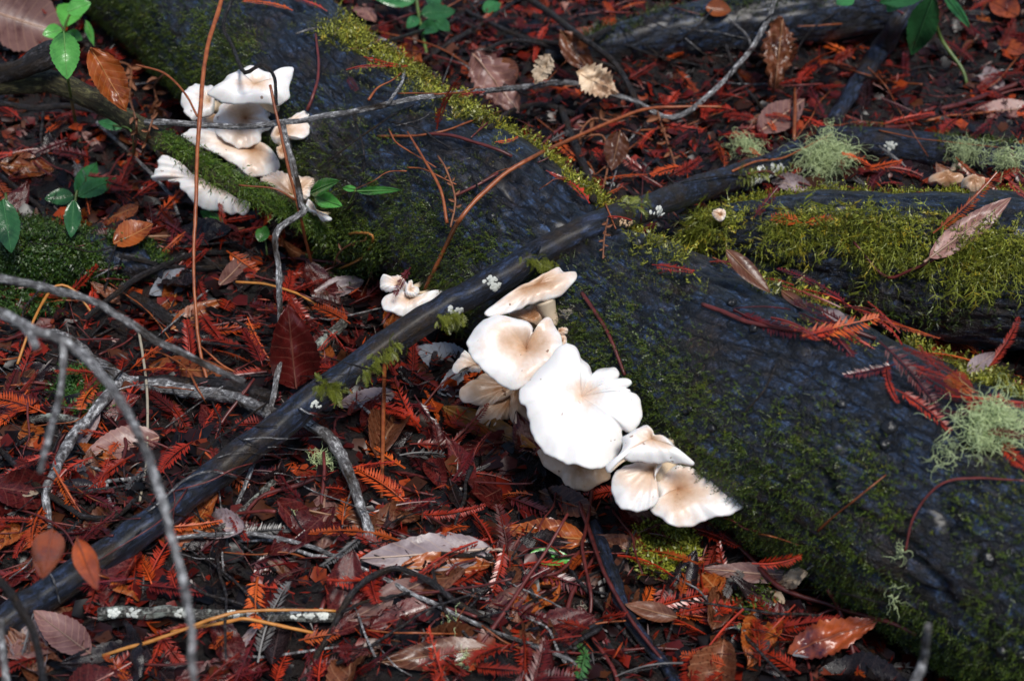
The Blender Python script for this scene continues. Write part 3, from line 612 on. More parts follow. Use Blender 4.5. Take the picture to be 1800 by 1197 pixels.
moss_px([(775, 558, 815, 560, 16, .8), (700, 600, 640, 650, 10, .5), (560, 672, 590, 685, 9, .7), (920, 452, 980, 470, 12, .5), (1290, 318, 1380, 285, 12, .5), (1090, 365, 1130, 355, 12, .5)], 160, (.006, .018), YG1, (.20, .22, .03), st, .5)

# ------------------------------------------------------------------ oyster mushrooms
def z3(L): return [(650+x/3.6, 450+y/3.6) for x, y in L]
def z4(L): return [(850+x/3.6, 620+y/3.6) for x, y in L]
def zd(L): return [(250+x/3.99, 100+y/3.99) for x, y in L]
UPW = Vector((0, 0, 1))
def mushroom(outline, c, label, lift, anchor=None, t=.5, side=0., depth=.012, roll=.006, wave=.003, tone=0., edge=.0036, thick=.015, stem=None, group=None, bv=None, name='oyster_mushroom', n=144, ruffle=0., fold=None):
    an = anchor or c; d0 = hit(an[0], an[1], bv or BV_L)[2] - lift
    v = -ray(*c); nrm = (v*(1-t) + UPW*t + RGT*side).normalized()
    c3 = np.array(at_d(c[0], c[1], d0)); nn = np.array(nrm)
    oc = closed_curve(outline, n); O = []
    for x, y in oc:
        r = ray(x, y); k = (Vector(c3)-CAM).dot(nrm)/r.dot(nrm); O.append(CAM + r*k)
    O = np.array(O); O += (O-c3)*(.018*vnoise(O*70+lift*100)+.022*vnoise(O*190+lift*40)-.05*np.clip(vnoise(O*95+lift*10)-.62, 0, 1))[:, None] + (O-c3)*(ruffle*.6*vnoise(O*150+5))[:, None]
    ang = np.linspace(0, 2*np.pi, n, endpoint=False)
    S = np.r_[0.0, .08, .16, .25, .35, .45, .55, .65, .74, .82, .88, .93, .965, .99]
    def P(s):
        q = c3 + s*(O-c3)
        h = -depth*(1-s)**2.4 + roll*.9*(1-np.clip((s-.58)/.42, 0, 1)**2)
        h = h + (.0012*s**4*np.sin(ang*11+3*np.sin(ang*2+lift*60)) + .0012*min(1, s*4)*fbm(np.stack([np.cos(ang)*1.5+lift*70, np.sin(ang)*1.5, np.full(n, s*.9)], 1), 2)) + wave*s*s*(np.sin(ang*3+lift*200)+.7*np.sin(ang*5+1+lift*90)) + .0035*fbm(q*22+lift*50, 3)*min(1, s*3)
        if ruffle: h = h + ruffle*.05*s**5*np.sin(ang*33+2.5*np.sin(ang*4))*(.5+.5*np.sin(ang*2+1))
        if fold is not None: h = h + fold[1]*np.exp(-((np.angle(np.exp(1j*(ang-fold[0]))))/fold[2])**2)*np.sin(np.pi*s)
        return q, np.asarray(h)*np.ones(n)
    V = []; rad = []; roll_ = roll
    for s in S:
        q, h = P(s); V.append(q+nn*h[:, None]); rad += [s]*n
    q, h = P(1.0)
    for k, (e, dn) in enumerate(((1.004, .25), (1.006, .6), (.99, 1.0))):
        qq = c3+(O-c3)*e; V.append(qq+nn*(h-edge*dn)[:, None]); rad += [1.0]*n
    for s, dn in ((.95, 1.15),):
        qq, hh = P(s); V.append(qq+nn*(hh-edge*dn-thick*.05)[:, None]); rad += [1.0]*n
    R = len(V); V = np.vstack(V); i = np.arange(R-1)[:, None]*n; j = np.arange(n)[None]; j2 = (j+1) % n
    F = np.stack([i+j, i+n+j, i+n+j2, i+j2], -1).reshape(-1, 4)
    # does the winding face along the normal?
    f0 = F[n*6+3]; fn = np.cross(V[f0[1]]-V[f0[0]], V[f0[2]]-V[f0[0]])
    if np.dot(fn, nn) < 0: F = F[:, ::-1]
    nearest = (BV_L if bv is None else bv).find_nearest(Vector(c3 - nn*.02))
    base = nearest[0]; landmark(label, [c3]); root = link(name, None, loc=base, label=label, cat='mushroom', group=group)
    capo = obj('cap', V, F, M_cap, origin=base, parent=root, attrs={'rad': np.array(rad), 'tone': np.full(len(rad), tone), 'polar': np.stack([np.tile(np.cos(ang)*1.6, R), np.tile(np.sin(ang)*1.6, R), np.array(rad)*.35+lift*30], 1)})
    # gills
    GVs = []
    for k, s in enumerate((.97, .85, .7, .55, .4, .28, .18)):
        qq, hh = P(s); dn = edge*1.1 + thick*(1-s)**1.2; gz = .0022*(np.arange(n) % 2)*(1 if 0 < k < 6 else .3)
        GVs.append(qq+nn*(hh-dn-gz)[:, None])
    Gv = np.vstack(GVs); i = np.arange(6)[:, None]*n; Fg = np.stack([i+j, i+j2, i+n+j2, i+n+j], -1).reshape(-1, 4)
    obj('gills', Gv, Fg, M_gill, origin=base, parent=capo, smooth=False)
    rs = np.median(np.linalg.norm(O-c3, axis=1))
    p0 = Vector(c3) - nrm*(thick*.5+edge-roll*.5+depth*.6); p2 = base + (base-Vector(c3)).normalized()*.012
    if stem:
        h0 = hit(*stem[0], BV_L)[2]; p0 = at_d(*stem[0], d0+.006); p2 = at_d(*stem[1], min(d0+.05, hit(*stem[1], BV_L)[2]+.004))
    p1 = (p0+p2)/2 - UPW*.004
    C = catmull([p0, p1, p2], 12); r0 = stem[2]*d0/FPX if stem else min(rs*.34, .017); r1 = stem[3]*d0/FPX if stem else r0*.62
    Vs, Fs = tube(C, r0+(r1-r0)*np.linspace(0, 1, 12)**.6, 18, .10, lift*77)
    obj('stem', Vs, Fs, M_stem, origin=base, parent=root)
    return root
GA = 'oyster mushrooms of the middle cluster'; GB = 'oyster mushrooms of the lowest cluster'; GD = 'oyster mushrooms of the upper cluster'; GC = 'oyster mushrooms behind the black branch'
mushroom(z3([(720,350),(740,372),(790,372),(880,355),(960,325),(1040,290),(1110,270),(1190,250),(1250,210),(1295,165),(1310,120),(1298,97),(1255,98),(1225,90),(1200,68),(1150,90),(1060,140),(960,195),(860,255),(780,300)]), z3([(1075,180)])[0],
         'tilted cream cap with fluted stem, tucked under the black branch', .055, t=.62, side=.12, depth=.004, roll=.006, tone=0.22, thick=.012, wave=.001, stem=(*z3([(1105,275),(1180,440)]), 20, 11), group=GA)
mushroom(z3([(880,370),(930,340),(1000,318),(1050,310),(1080,340),(1098,380),(1070,430),(1000,430),(930,410)]), z3([(1030,390)])[0], 'small beige folded cap squeezed between the tilted and the round cap', .035, t=.4, depth=.004, tone=0.50, group=GA)
mushroom(z3([(1190,480),(1200,460),(1240,455),(1255,470),(1245,490),(1200,497)]), z3([(1200,478)])[0], 'tiny cream bud beside the fluted stem on mossy bark', .022, t=.4, depth=.001, roll=.002, wave=0, thick=.006, edge=.003, tone=0.30, group=GA, n=48)
mushroom(z3([(1185,560),(1190,510),(1225,500),(1245,520),(1245,555),(1220,575)]), z3([(1215,540)])[0], 'tiny cream bud wedged between the round cap and mossy bark', .020, t=.4, depth=.001, roll=.002, wave=0, thick=.006, edge=.003, tone=0.20, group=GA, n=48)
mushroom(z3([(525,720),(530,680),(560,640),(600,600),(640,620),(690,700),(700,728),(640,720),(600,705),(560,738)]), z3([(680,690)])[0], 'small grey-white curled cap over the blue-grey leaf', .05, anchor=z3([(900,640)])[0], t=.4, depth=.004, tone=0.10, thick=.008, group=GA)
mushroom(z3([(670,1000),(690,960),(740,930),(820,905),(890,870),(920,890),(900,960),(880,1015),(852,1020),(838,1038),(825,1050),(800,1078),(740,1078),(690,1050)]), z3([(893,890)])[0], 'beige lower cap with torn wavy edge above the olive leaf', .030, anchor=z3([(930,850)])[0], t=.35, depth=.006, tone=0.48, group=GA, fold=(2.6, -.006, .5))  # tone here and on the next three caps adds overhang shade to beige
mushroom(z3([(900,850),(960,840),(1010,900),(1060,1000),(1075,1110),(1015,1118),(960,1100),(910,1060),(885,1010),(885,950)]), z3([(950,870)])[0], 'beige tongue-shaped cap half hidden beneath the broad white cap', .038, anchor=z3([(980,850)])[0], t=.35, depth=.002, tone=0.52, group=GA)
mushroom(z3([(570,880),(575,840),(610,805),(680,770),(740,742),(800,735),(900,810),(912,845),(880,880),(820,910),(740,930),(660,937),(600,920)]), z3([(880,825)])[0], 'beige oval cap below the round cap, over reddish needles', .048, anchor=z3([(930,800)])[0], t=.45, depth=.004, tone=0.38, group=GA)
mushroom(z4([(345,600),(355,660),(390,712),(450,757),(490,790),(520,840),(570,862),(640,866),(710,850),(760,820),(800,790),(802,745),(770,690),(600,590),(450,570)]), z4([(600,640)])[0], 'beige scalloped cap directly under the broad white cap', .05, t=.45, depth=-.004, roll=.008, tone=0.46, group=GA)
mushroom(z4([(505,-37),(540,-49),(580,-37),(605,-2),(620,33),(670,68),(685,108),(700,123),(720,98),(780,83),(830,88),(860,123),(855,153),(836,178),(880,166),(920,178),(930,208),(900,234),(922,236),(935,262),(962,258),(985,288),(997,358),(985,438),(950,488),(920,503),(880,483),(880,540),(865,610),(820,670),(760,705),(680,722),(600,712),(500,685),(420,640),(360,590),(320,530),(295,460),(282,400),(278,350),(242,325),(222,280),(225,235),(260,195),(330,120),(420,40)]), z4([(620,260)])[0],
         'largest broad white cap with lobed edge and dark central dimple', .075, t=.42, depth=.016, roll=.010, wave=.0035, tone=-0.28, group=GA, n=220)
mushroom(z3([(620,580),(625,510),(660,445),(720,400),(800,372),(880,378),(960,398),(1010,425),(1033,460),(1030,492),(1046,480),(1075,440),(1095,395),(1125,378),(1155,395),(1185,450),(1215,530),(1224,600),(1205,670),(1150,725),(1060,780),(980,820),(920,833),(850,815),(780,770),(700,710),(650,650)]), z3([(990,560)])[0],
         'big round cream-white cap with pinkish tan centre and upturned lobe', .105, anchor=z3([(1000,590)])[0], t=.42, depth=.020, roll=.009, wave=.002, tone=0.08, group=GA, n=180)
mushroom(z4([(770,710),(800,690),(850,650),(880,590),(880,540),(940,500),(990,470),(1030,465),(1070,500),(1090,540),(1150,545),(1190,580),(1215,620),(1260,645),(1330,680),(1320,697),(1250,692),(1180,684),(1080,687),(1000,684),(930,682),(890,668),(860,685),(820,722),(790,740)]), z4([(1060,560)])[0],
         'white shelf cap with drooping rim growing out of dark moss', .055, t=.55, depth=.004, roll=.010, wave=.002, tone=-0.02, group=GB)
mushroom(z4([(1052,975),(1080,950),(1105,930),(1105,880),(1085,840),(1090,780),(1150,740),(1240,715),(1320,740),(1420,765),(1500,795),(1580,840),(1640,890),(1665,940),(1640,975),(1560,1020),(1460,1040),(1380,1060),(1300,1085),(1220,1095),(1160,1080),(1130,1050),(1085,1020)]), z4([(1230,830)])[0],
         'lowest broad white cap with wrinkled centre at the foot of the log', .045, t=.48, depth=.018, roll=.006, wave=.003, tone=0.10, group=GB, n=180)
mushroom(z4([(808,830),(820,780),(860,730),(930,700),(990,692),(1040,688),(1090,678),(1132,690),(1112,740),(1087,790),(1087,830),(1105,870),(1110,920),(1080,960),(1030,990),(960,1000),(890,985),(840,930)]), z4([(1075,725)])[0],
         'rounded cream cap with flaring stem beside the lowest broad cap', .062, anchor=z4([(1090,720)])[0], t=.42, depth=.008, roll=.006, tone=0.06, group=GB)
mushroom(z3([(65,180),(75,140),(120,120),(190,130),(230,170),(235,215),(180,222),(110,215),(70,200)]), z3([(190,190)])[0], 'small beige cap under a dark red redwood sprig', .03, anchor=(735, 490), t=.5, tone=0.05, depth=.004, group=GC)
mushroom(z3([(72,290),(90,250),(140,225),(210,220),(270,265),(330,265),(400,240),(465,212),(462,226),(400,275),(330,320),(270,350),(210,372),(150,360),(95,335)]), z3([(255,268)])[0], 'lone white cap peeking out behind the black branch', .045, anchor=(735, 500), t=.55, tone=0.00, depth=.006, group=GC)
mushroom(z3([(225,200),(250,152),(270,155),(278,190),(308,200),(312,225),(280,250),(230,240)]), z3([(255,215)])[0], 'tiny white knobbly bud beside the lone white cap', .05, anchor=(735, 495), t=.4, tone=0.00, depth=.001, roll=.003, wave=0, thick=.006, group=GC, n=64)
# upper cluster
mushroom(zd([(272,310),(285,260),(320,215),(380,192),(450,200),(500,215),(510,300),(490,400),(410,425),(360,450),(325,430),(295,395),(290,360)]), zd([(470,320)])[0], 'smooth white rounded cap crossed by the tall red stem', .06, anchor=zd([(560,320)])[0], t=.4, depth=.004, tone=-0.10, group=GD)
mushroom(zd([(400,440),(450,400),(465,320),(560,325),(600,420),(540,530),(420,535)]), zd([(520,430)])[0], 'cream cap face wedged behind the tall red stem', .04, t=.45, depth=.003, tone=0.15, group=GD)
mushroom(zd([(500,430),(530,390),(560,335),(700,300),(820,310),(905,350),(912,400),(885,440),(915,480),(940,500),(842,520),(832,580),(790,610),(720,632),(660,634),(600,612),(560,582),(520,550),(508,500)]), zd([(720,400)])[0], 'cupped tan cap with white lower lip behind the long grey twig', .055, t=.45, depth=.018, tone=0.12, roll=.005, group=GD)
mushroom(zd([(455,250),(490,215),(540,180),(600,140),(650,125),(676,142),(672,115),(700,95),(740,70),(790,62),(850,85),(920,110),(965,160),(1000,115),(1030,75),(1055,70),(1063,95),(1050,160),(1027,230),(1033,265),(1010,295),(960,312),(890,315),(820,325),(740,340),(650,340),(580,325),(520,300),(480,280)]), zd([(790,200)])[0], 'topmost white cap with a pointed upturned horn', .085, t=.5, depth=.008, roll=.012, wave=.003, tone=-0.20, group=GD, n=180)
mushroom(zd([(930,490),(990,450),(1060,410),(1130,393),(1170,410),(1177,480),(1170,540),(1130,578),(1080,580),(1000,560),(940,590),(900,560)]), zd([(960,540)])[0], 'cream cap folding outward against dark bark beside twig fork', .045, t=.45, depth=.006, tone=0.16, group=GD)
mushroom(zd([(940,640),(980,615),(1015,640),(1018,680),(990,710),(960,705)]), zd([(975,660)])[0], 'tiny tan bud between the twig fork and the bark', .04, t=.4, depth=.001, roll=.002, wave=0, thick=.006, tone=0.40, group=GD, n=48)
mushroom(zd([(830,850),(880,820),(950,800),(1030,830),(1100,845),(1180,835),(1250,850),(1230,880),(1180,930),(1165,990),(1060,1000),(960,960),(880,890)]), zd([(1050,960)])[0], 'thin tan cap with white wavy edge below the cream fold', .05, anchor=zd([(1060,850)])[0], t=.5, depth=.006, tone=0.22, ruffle=.05, group=GD)
mushroom(zd([(1170,1000),(1210,1050),(1250,1095),(1330,1128),(1290,1142),(1230,1105),(1150,1050)]), zd([(1210,1070)])[0], 'sliver of pale cap edge beneath the green leaflets', .035, anchor=zd([(1200,940)])[0], t=.5, depth=.001, roll=.002, thick=.008, tone=0.00, group=GD, n=64)
mushroom(zd([(285,560),(330,525),(400,520),(520,500),(640,520),(760,560),(870,620),(930,690),(965,740),(950,787),(880,808),(800,828),(740,820),(660,760),(540,700),(450,650),(340,600)]), zd([(780,640)])[0], 'wide tan and white cap above the mossy branch', .060, anchor=zd([(800,640)])[0], t=.5, depth=.008, tone=0.12, group=GD)
mushroom(zd([(70,840),(100,770),(110,720),(150,680),(220,660),(300,650),(400,680),(540,760),(660,850),(740,1000),(725,1085),(620,1090),(540,1072),(460,1052),(390,1030),(345,1000),(320,970),(275,945),(265,905),(235,880),(185,865),(170,840),(110,840)]), zd([(560,880)])[0], 'ruffled frilly white cap hanging beneath the mossy branch', .055, anchor=zd([(800,780)])[0], t=.42, depth=.006, roll=.012, wave=.006, tone=0.0, ruffle=.07, group=GD, n=220)
# far ones on the second log
mushroom([(1632, 316), (1640, 306), (1662, 302), (1684, 306), (1694, 316), (1680, 324), (1650, 324)], (1665, 314), 'flat pinkish-tan cap in moss at the crest of mossy log', .05, anchor=(1665, 335), t=.55, depth=-.003, tone=0.55, group='caps on the mossy log', thick=.008, n=64)
mushroom([(1690, 320), (1700, 310), (1718, 308), (1730, 318), (1726, 332), (1704, 334)], (1712, 320), 'round pinkish cap with pale rim on the mossy log crest', .055, anchor=(1712, 340), t=.5, depth=-.003, tone=0.45, group='caps on the mossy log', thick=.008, n=64)
mushroom([(1251, 376), (1258, 369), (1272, 369), (1276, 378), (1270, 389), (1260, 388)], (1266, 379), 'tiny cream bracket under the thin end of the black branch', .012, anchor=(1275, 400), t=.3, depth=.0, roll=.002, wave=0, tone=0.20, thick=.006, group='tiny bracket', n=48)

# ------------------------------------------------------------------ leaves
def leaf_mesh(name, mat, serr=.10, teeth=13, curl=.25, bend=.1, wav=.03, seed=0., nL=34, nW=6, tipx=.55, asp=.36, crumple=0.):
    x = np.linspace(0, 1, nL); prof = np.sin(np.pi*np.clip(x, 0, 1)**(.9))**.75*(1-.25*(x-tipx)); prof[0] = prof[-1] = .02
    y = np.linspace(-1, 1, 2*nW+1); X, Y = np.meshgrid(x, y, indexing='ij')
    saw = ((x*teeth) % 1); wv = prof*(1+serr*(saw-.5)) if nL > teeth*2 else prof
    wv = wv*(1+.06*vnoise(np.c_[x*4, np.full(nL, seed), np.zeros(nL)]))
    W = Y*wv[:, None]*.5*asp
    fr = (X*9-np.abs(Y)*1.6) % 1
    Z = curl*(W**2)*4 + bend*(X-.5)**2 - .012*np.abs(fr-.5)*(np.abs(Y) > .05) + .035*asp*np.abs(Y)
    nz = vnoise(np.stack([X*3+seed, Y*1.5, np.full_like(X, seed)], -1))
    Z = Z + wav*nz + crumple*fbm(np.stack([X*5+seed, Y*2.5+3, np.full_like(X, seed)], -1), 3)
    Xs = X + crumple*.5*vnoise(np.stack([X*4, Y*2, np.full_like(X, seed+4)], -1))
    V = np.stack([Xs, W, Z], -1).reshape(-1, 3); nw = 2*nW+1
    i = np.arange(nL-1)[:, None]*nw + np.arange(nw-1)[None]; F = np.stack([i, i+nw, i+nw+1, i+1], -1).reshape(-1, 4)
    luv = np.stack([X, Y, 0*X], -1).reshape(-1, 3)
    mid = np.stack([Xs[:, nW], W[:, nW], Z[:, nW]], -1)
    return V, F, luv, mid
def leaf_frame(base, tip, wpx, face, lift, tlift=None, nrm=None):
    d1, d2 = hit(*base)[2], hit(*tip)[2]
    if abs(d1-d2) > .10: d1 = d2 = min(d1, d2)
    b = at_d(*base, d1-lift); e = at_d(*tip, d2-(lift if tlift is None else tlift)); ax = e-b; L = ax.length; ax.normalize()
    mpx = ((base[0]+tip[0])/2, (base[1]+tip[1])/2); v = -ray(*mpx)
    n0 = nrm or hit(*mpx)[1]; n0 = n0 if n0.z > -.2 else -n0
    n = (n0.lerp(UPW, .4)*(1-face) + v*face); n = (n-ax*n.dot(ax)).normalized(); s = n.cross(ax)
    # real width from apparent width
    q0 = Vector(to_px((b+e)/2)); q1 = Vector(to_px((b+e)/2+s*.01)); pa = (Vector(tip)-Vector(base)).normalized(); dq = q1-q0
    perp = abs(dq.x*-pa.y + dq.y*pa.x)/.01
    dist = ((b+e)/2-CAM).length
    W = wpx/max(perp, .35*FPX/dist)
    return b, ax, s, n, L, W
def leaf(base, tip, wpx, col, label, face=.35, lift=.012, name='fallen_leaf', cat='leaf', group=None, tlift=None, petiole=.0, midmat=None, parent=None, **kw):
    b, ax, s, n, L, W = leaf_frame(base, tip, wpx, face, lift, tlift)
    kw.setdefault('seed', (base[0]*.37+tip[1]*.11) % 50)
    V, F, luv, mid = leaf_mesh(name, None, asp=W/L, **kw)
    Mx = np.array([ax, s, n]).T; W3 = (V*L)@Mx.T + np.array(b)
    o = obj(name, W3, F, LM[col], origin=b if parent is None else parent.location, parent=parent, attrs={'luv': luv}, **({} if parent is not None else dict(label=label, cat=cat, group=group)))
    if label and lift < .03: landmark(label, [(b+ax*L*.5)])
    md = (mid*L)@Mx.T + np.array(b) + np.array(n)*.0006
    if petiole: md = np.vstack([np.array(b)-np.array(ax)*petiole*L*np.linspace(1, .1, 4)[:, None]-np.array(n)*.002, md])
    Vm, Fm = tube(md, np.linspace(.0013, .0004, len(md))*min(1.4, L/.09), 5)
    r_ = obj('midrib', Vm, Fm, midmat or M_rib[col], origin=b if parent is None else parent.location, parent=o if parent is None else parent)
    return o
M_rib = {}
for k, c in dict(lilac=(.45, .33, .26), pinkgrey=(.4, .24, .17), brown=(.28, .14, .07), orange=(.42, .17, .05), maroon=(.15, .045, .03), black=(.05, .03, .03), pale=(.55, .4, .26), blue=(.26, .22, .2), red=(.3, .08, .04), green=(.14, .32, .08), darkgreen=(.05, .18, .06), olive=(.28, .13, .03)).items():
    M_rib[k] = simple('rib_'+k, tuple(x*.8 for x in c), c, .4)
LV = leaf
LV((862, 966), (632, 985), 72, 'lilac', 'large pale lilac-grey leaf with serrated edge lying underside up', .6, .020, petiole=.12, curl=.1)
LV((700, 1000), (868, 992), 50, 'orange', 'orange-brown curled leaf tucked under the lilac leaf', .5, .010, crumple=.03)
LV((748, 1022), (622, 1085), 48, 'pinkgrey', 'pink-grey serrated leaf crossed by the long thin twig', .6, .012, petiole=.1)
LV((708, 1070), (612, 1092), 22, 'pinkgrey', 'narrow pink-grey leaf edge under the serrated pink-grey leaf', .5, .008)
LV((770, 1062), (650, 1105), 50, 'maroon', 'maroon wet leaf beneath the pink-grey leaves', .5, .006)
LV((860, 1140), (668, 1165), 55, 'brown', 'big brown leaf with pale edge near the bowed black twig', .55, .014)
LV((928, 1040), (858, 1066), 34, 'pinkgrey', 'small pale blunt leaf beside the black running twig', .6, .014)
LV((950, 866), (1050, 905), 48, 'brown', 'brown sharply toothed leaf just below the beige scalloped cap', .6, .014, serr=.22)
LV((1030, 950), (886, 930), 52, 'orange', 'wet orange-brown folded leaf beside the thick dark stick', .5, .012, crumple=.03)
LV((930, 975), (1010, 985), 30, 'green', 'small green leaf half buried in red needles', .5, .010)
LV((280, 770), (150, 800), 62, 'pinkgrey', 'grey-brown broad leaf beside the pale curved twig', .5, .014)
LV((262, 645), (405, 655), 44, 'orange', 'bright orange-brown leaf lying behind the gnarled branch', .55, .014)
LV((520, 680), (505, 535), 85, 'maroon', 'dark red curled upright leaf beside the hanging grey twig', .6, .02, tlift=.05, curl=1.2, crumple=.03)
LV((160, 1150), (60, 1075), 60, 'pinkgrey', 'large pink veined leaf under the thick end of black branch', .5, .010)
LV((60, 1175), (100, 1085), 30, 'brown', 'brown narrow leaf next to the large pink veined leaf', .5, .008)
LV((832, 650), (732, 612), 55, 'blue', 'blue-grey ribbed leaf peeking from under the round cap', .6, .010)
LV((835, 668), (768, 692), 50, 'blue', 'second blue-grey leaf folded below the ribbed one', .5, .006)
LV((695, 692), (590, 715), 36, 'lilac', 'pale lilac leaf against the lower side of black branch', .5, .010)
LV((780, 718), (945, 790), 42, 'olive', 'glossy olive-brown smooth leaf under the beige caps', .5, .008, serr=0)
LV((960, 760), (790, 800), 40, 'maroon', 'dark wet maroon leaf below the olive leaf', .4, .004)
LV((1385, 1148), (1542, 1090), 60, 'red', 'orange-red and dark purple leaf at the foot of the log', .6, .014, curl=.5, crumple=.06, serr=.25)
LV((1440, 1140), (1392, 1152), 22, 'blue', 'small bluish wet leaf scrap on the orange-red leaf', .5, .020)
LV((1402, 1012), (1232, 1000), 36, 'pinkgrey', 'pinkish wet leaf beneath redwood sprigs near the log foot', .55, .014)
LV((1420, 1005), (1370, 1030), 30, 'pale', 'yellowish crumpled leaf scrap by the wine-red stem', .6, .016, crumple=.08)
LV((1376, 1060), (1335, 1040), 30, 'pale', 'cream crumpled leaf scrap beside dark moss lump', .6, .014, crumple=.08)
LV((1190, 1085), (1098, 1062), 32, 'brown', 'smooth grey-brown leaf across the thick dark stick', .5, .020, serr=0)
LV((650, 830), (572, 880), 46, 'maroon', 'dull pink-maroon leaf beside the gnarled branch bend', .5, .010)
LV((545, 900), (690, 925), 34, 'brown', 'torn brown leaf above the lilac leaf', .5, .008, crumple=.05)
LV((880, 860), (820, 890), 40, 'maroon', 'rounded wine-brown leaf among redwood sprigs', .6, .010, serr=0)
LV((790, 845), (810, 900), 26, 'black', 'dark purple leaf strip among redwood sprigs', .5, .010)
LV((340, 480), (262, 520), 44, 'blue', 'bluish ribbed leaf behind the tall red stem', .5, .010)
LV((330, 470), (290, 560), 46, 'orange', 'orange-brown mottled leaf behind the tall red stem', .4, .006, crumple=.04)
LV((300, 580), (390, 530), 40, 'orange', 'tan orange leaf against the tall red stem', .5, .010)
LV((385, 505), (445, 440), 30, 'pinkgrey', 'narrow rosy leaf standing beside green leaflet', .6, .016, tlift=.03, serr=.03)
LV((200, 430), (270, 395), 44, 'orange', 'orange-brown leaf behind the moss covered log', .4, .010)
LV((260, 420), (430, 405), 26, 'brown', 'brown leaf lying below the ruffled cap', .4, .010)
LV((640, 495), (545, 520), 34, 'lilac', 'lilac leaf in litter behind the black branch', .5, .010)
LV((210, 600), (150, 640), 34, 'black', 'dark bluish wet leaf near the bent straw', .5, .008)
LV((10, 700), (60, 650), 40, 'brown', 'brown leaf under the pale curved twigs', .5, .010)
LV((0, 850), (70, 868), 40, 'pale', 'tan curled leaf near the angular dark twig', .5, .010, crumple=.05)
LV((180, 870), (100, 850), 34, 'black', 'purple-black leaf behind the gnarled side twig', .5, .010)
LV((0, 290), (95, 300), 44, 'orange', 'rusty leaf by the thin dark twig', .4, .010, crumple=.04)
LV((-20, 20), (110, 60), 120, 'pinkgrey', 'very large pink-brown leaf beside bright green leaves', .5, .03, curl=.2)
LV((160, 85), (222, 195), 58, 'orange', 'rusty speckled curled leaf hanging above the dead fern', .7, .06, tlift=.05, crumple=.06, curl=.8)
LV((828, 92), (912, 198), 66, 'pinkgrey', 'pinkish brown dead leaf hanging by the log crest', .7, .03, tlift=.035, crumple=.07, serr=.3, teeth=9)
LV((880, 105), (905, 150), 40, 'brown', 'dull brown leaf behind the hanging pinkish leaf', .5, .01)
LV((968, 98), (940, 148), 34, 'pale', 'pale cream torn leaf behind the grey twig', .7, .02, crumple=.16, serr=.4, teeth=7)
LV((985, 55), (1045, 135), 44, 'brown', 'tan folded leaf above the pale crumpled leaf', .6, .03, crumple=.05)
LV((1018, 128), (1085, 165), 52, 'pale', 'pale crumpled leaf behind the bent grey twig', .7, .03, crumple=.18, serr=.4, teeth=8)
LV((1040, 50), (1000, 72), 22, 'red', 'small red leaf on top of the tan folded leaf', .6, .04)
LV((1375, 40), (1362, 160), 62, 'brown', 'shaggy brown dead leaf hanging below the grey twig', .7, .06, tlift=.06, crumple=.2, serr=.5, teeth=11)
LV((1332, 235), (1412, 178), 54, 'pinkgrey', 'pinkish upright leaf behind the lichen tufts', .7, .02, tlift=.03)
LV((1815, 190), (1705, 200), 34, 'pinkgrey', 'pale brown ridged leaf behind the dark lichen log', .5, .014)
LV((1090, 230), (1075, 300), 44, 'brown', 'brown translucent leaf hanging behind the arching stem', .7, .03, tlift=.03, crumple=.04)
LV((740, 100), (715, 115), 18, 'orange', 'small orange leaf at the mossy log crest', .6, .012)
LV((700, 85), (742, 112), 34, 'orange', 'orange leaf just behind the log crest moss', .6, .016, crumple=.05)
LV((1632, 455), (1775, 350), 46, 'pinkgrey', 'rosy serrated leaf lying on the long hanging moss', .6, .018, petiole=.05)
LV((1275, 440), (1352, 515), 30, 'brown', 'narrow brown leaf standing in moss between the two logs', .6, .020, serr=0, tlift=.014)
LV((1375, 512), (1420, 545), 20, 'brown', 'small brown leaf scrap in the gap between two logs', .6, .012, serr=0)
LV((1445, 545), (1495, 572), 24, 'lilac', 'greyish leaf scrap on the log crest moss', .6, .012, serr=0)
LV((1660, 665), (1712, 690), 40, 'orange', 'rusty round leaf at the log crest near lichen', .6, .012, serr=0)
LV((1700, 655), (1750, 620), 30, 'lilac', 'grey leaf in the dark gap behind the log', .6, .014)
LV((1790, 30), (1740, 0), 40, 'red', 'single red leaf lying behind the glossy leaves', .5, .014)
LV((1800, 95), (1755, 75), 30, 'red', 'second red leaf near the glossy leaves', .5, .010)
LV((1240, 15), (1285, 20), 30, 'orange', 'orange leaf on the decaying mossy log', .5, .014)
# red leaves
LV((92, 935), (75, 1022), 56, 'red', 'oval red-brown leaf hanging over the black branch', .7, .30, tlift=.29, serr=0, curl=.6)
LV((136, 950), (172, 1040), 42, 'red', 'narrow scarlet leaf hanging over the black branch', .7, .30, tlift=.29, serr=0, curl=.6)

# green leaves growing
def plant(name, stem_pts, rpx, leaves, label, mat='green', group=None, stem_mat=None):
    """stem plus leaf children"""
    C, R = path_px(stem_pts, 24, rpx, True); V, F = tube(C, R, 6)
    root = link(name, None, loc=C[-1], label=label, cat='plant', group=group)
    obj('stem', V, F, stem_mat or M_gstem, origin=C[-1], parent=root)
    for (b, t, wd, lf) in leaves:
        leaf(b, t, wd, mat, None, .65, lf, name='leaf', parent=root, serr=.12, curl=.15, bend=-.1)
    return root
M_gstem = simple('green_stem', (.05, .10, .02), (.14, .2, .05), .4)
plant('green_seedling', [(135, -15, .12), (125, 20, .13), (112, 60, .13), (118, 130, .10), (130, 200, .03), (140, 250, .006)], (2.5, 2.5), [((128, 5), (112, 48), 46, .14), ((110, 52), (75, 62), 26, .14), ((112, 55), (118, 140), 50, .14), ((115, 60), (145, 70), 24, .13), ((118, 22), (160, 5), 30, .13), ((150, 35), (165, 80), 14, .12)], 'green seedling with toothed shiny leaves beside the broken branch stub')
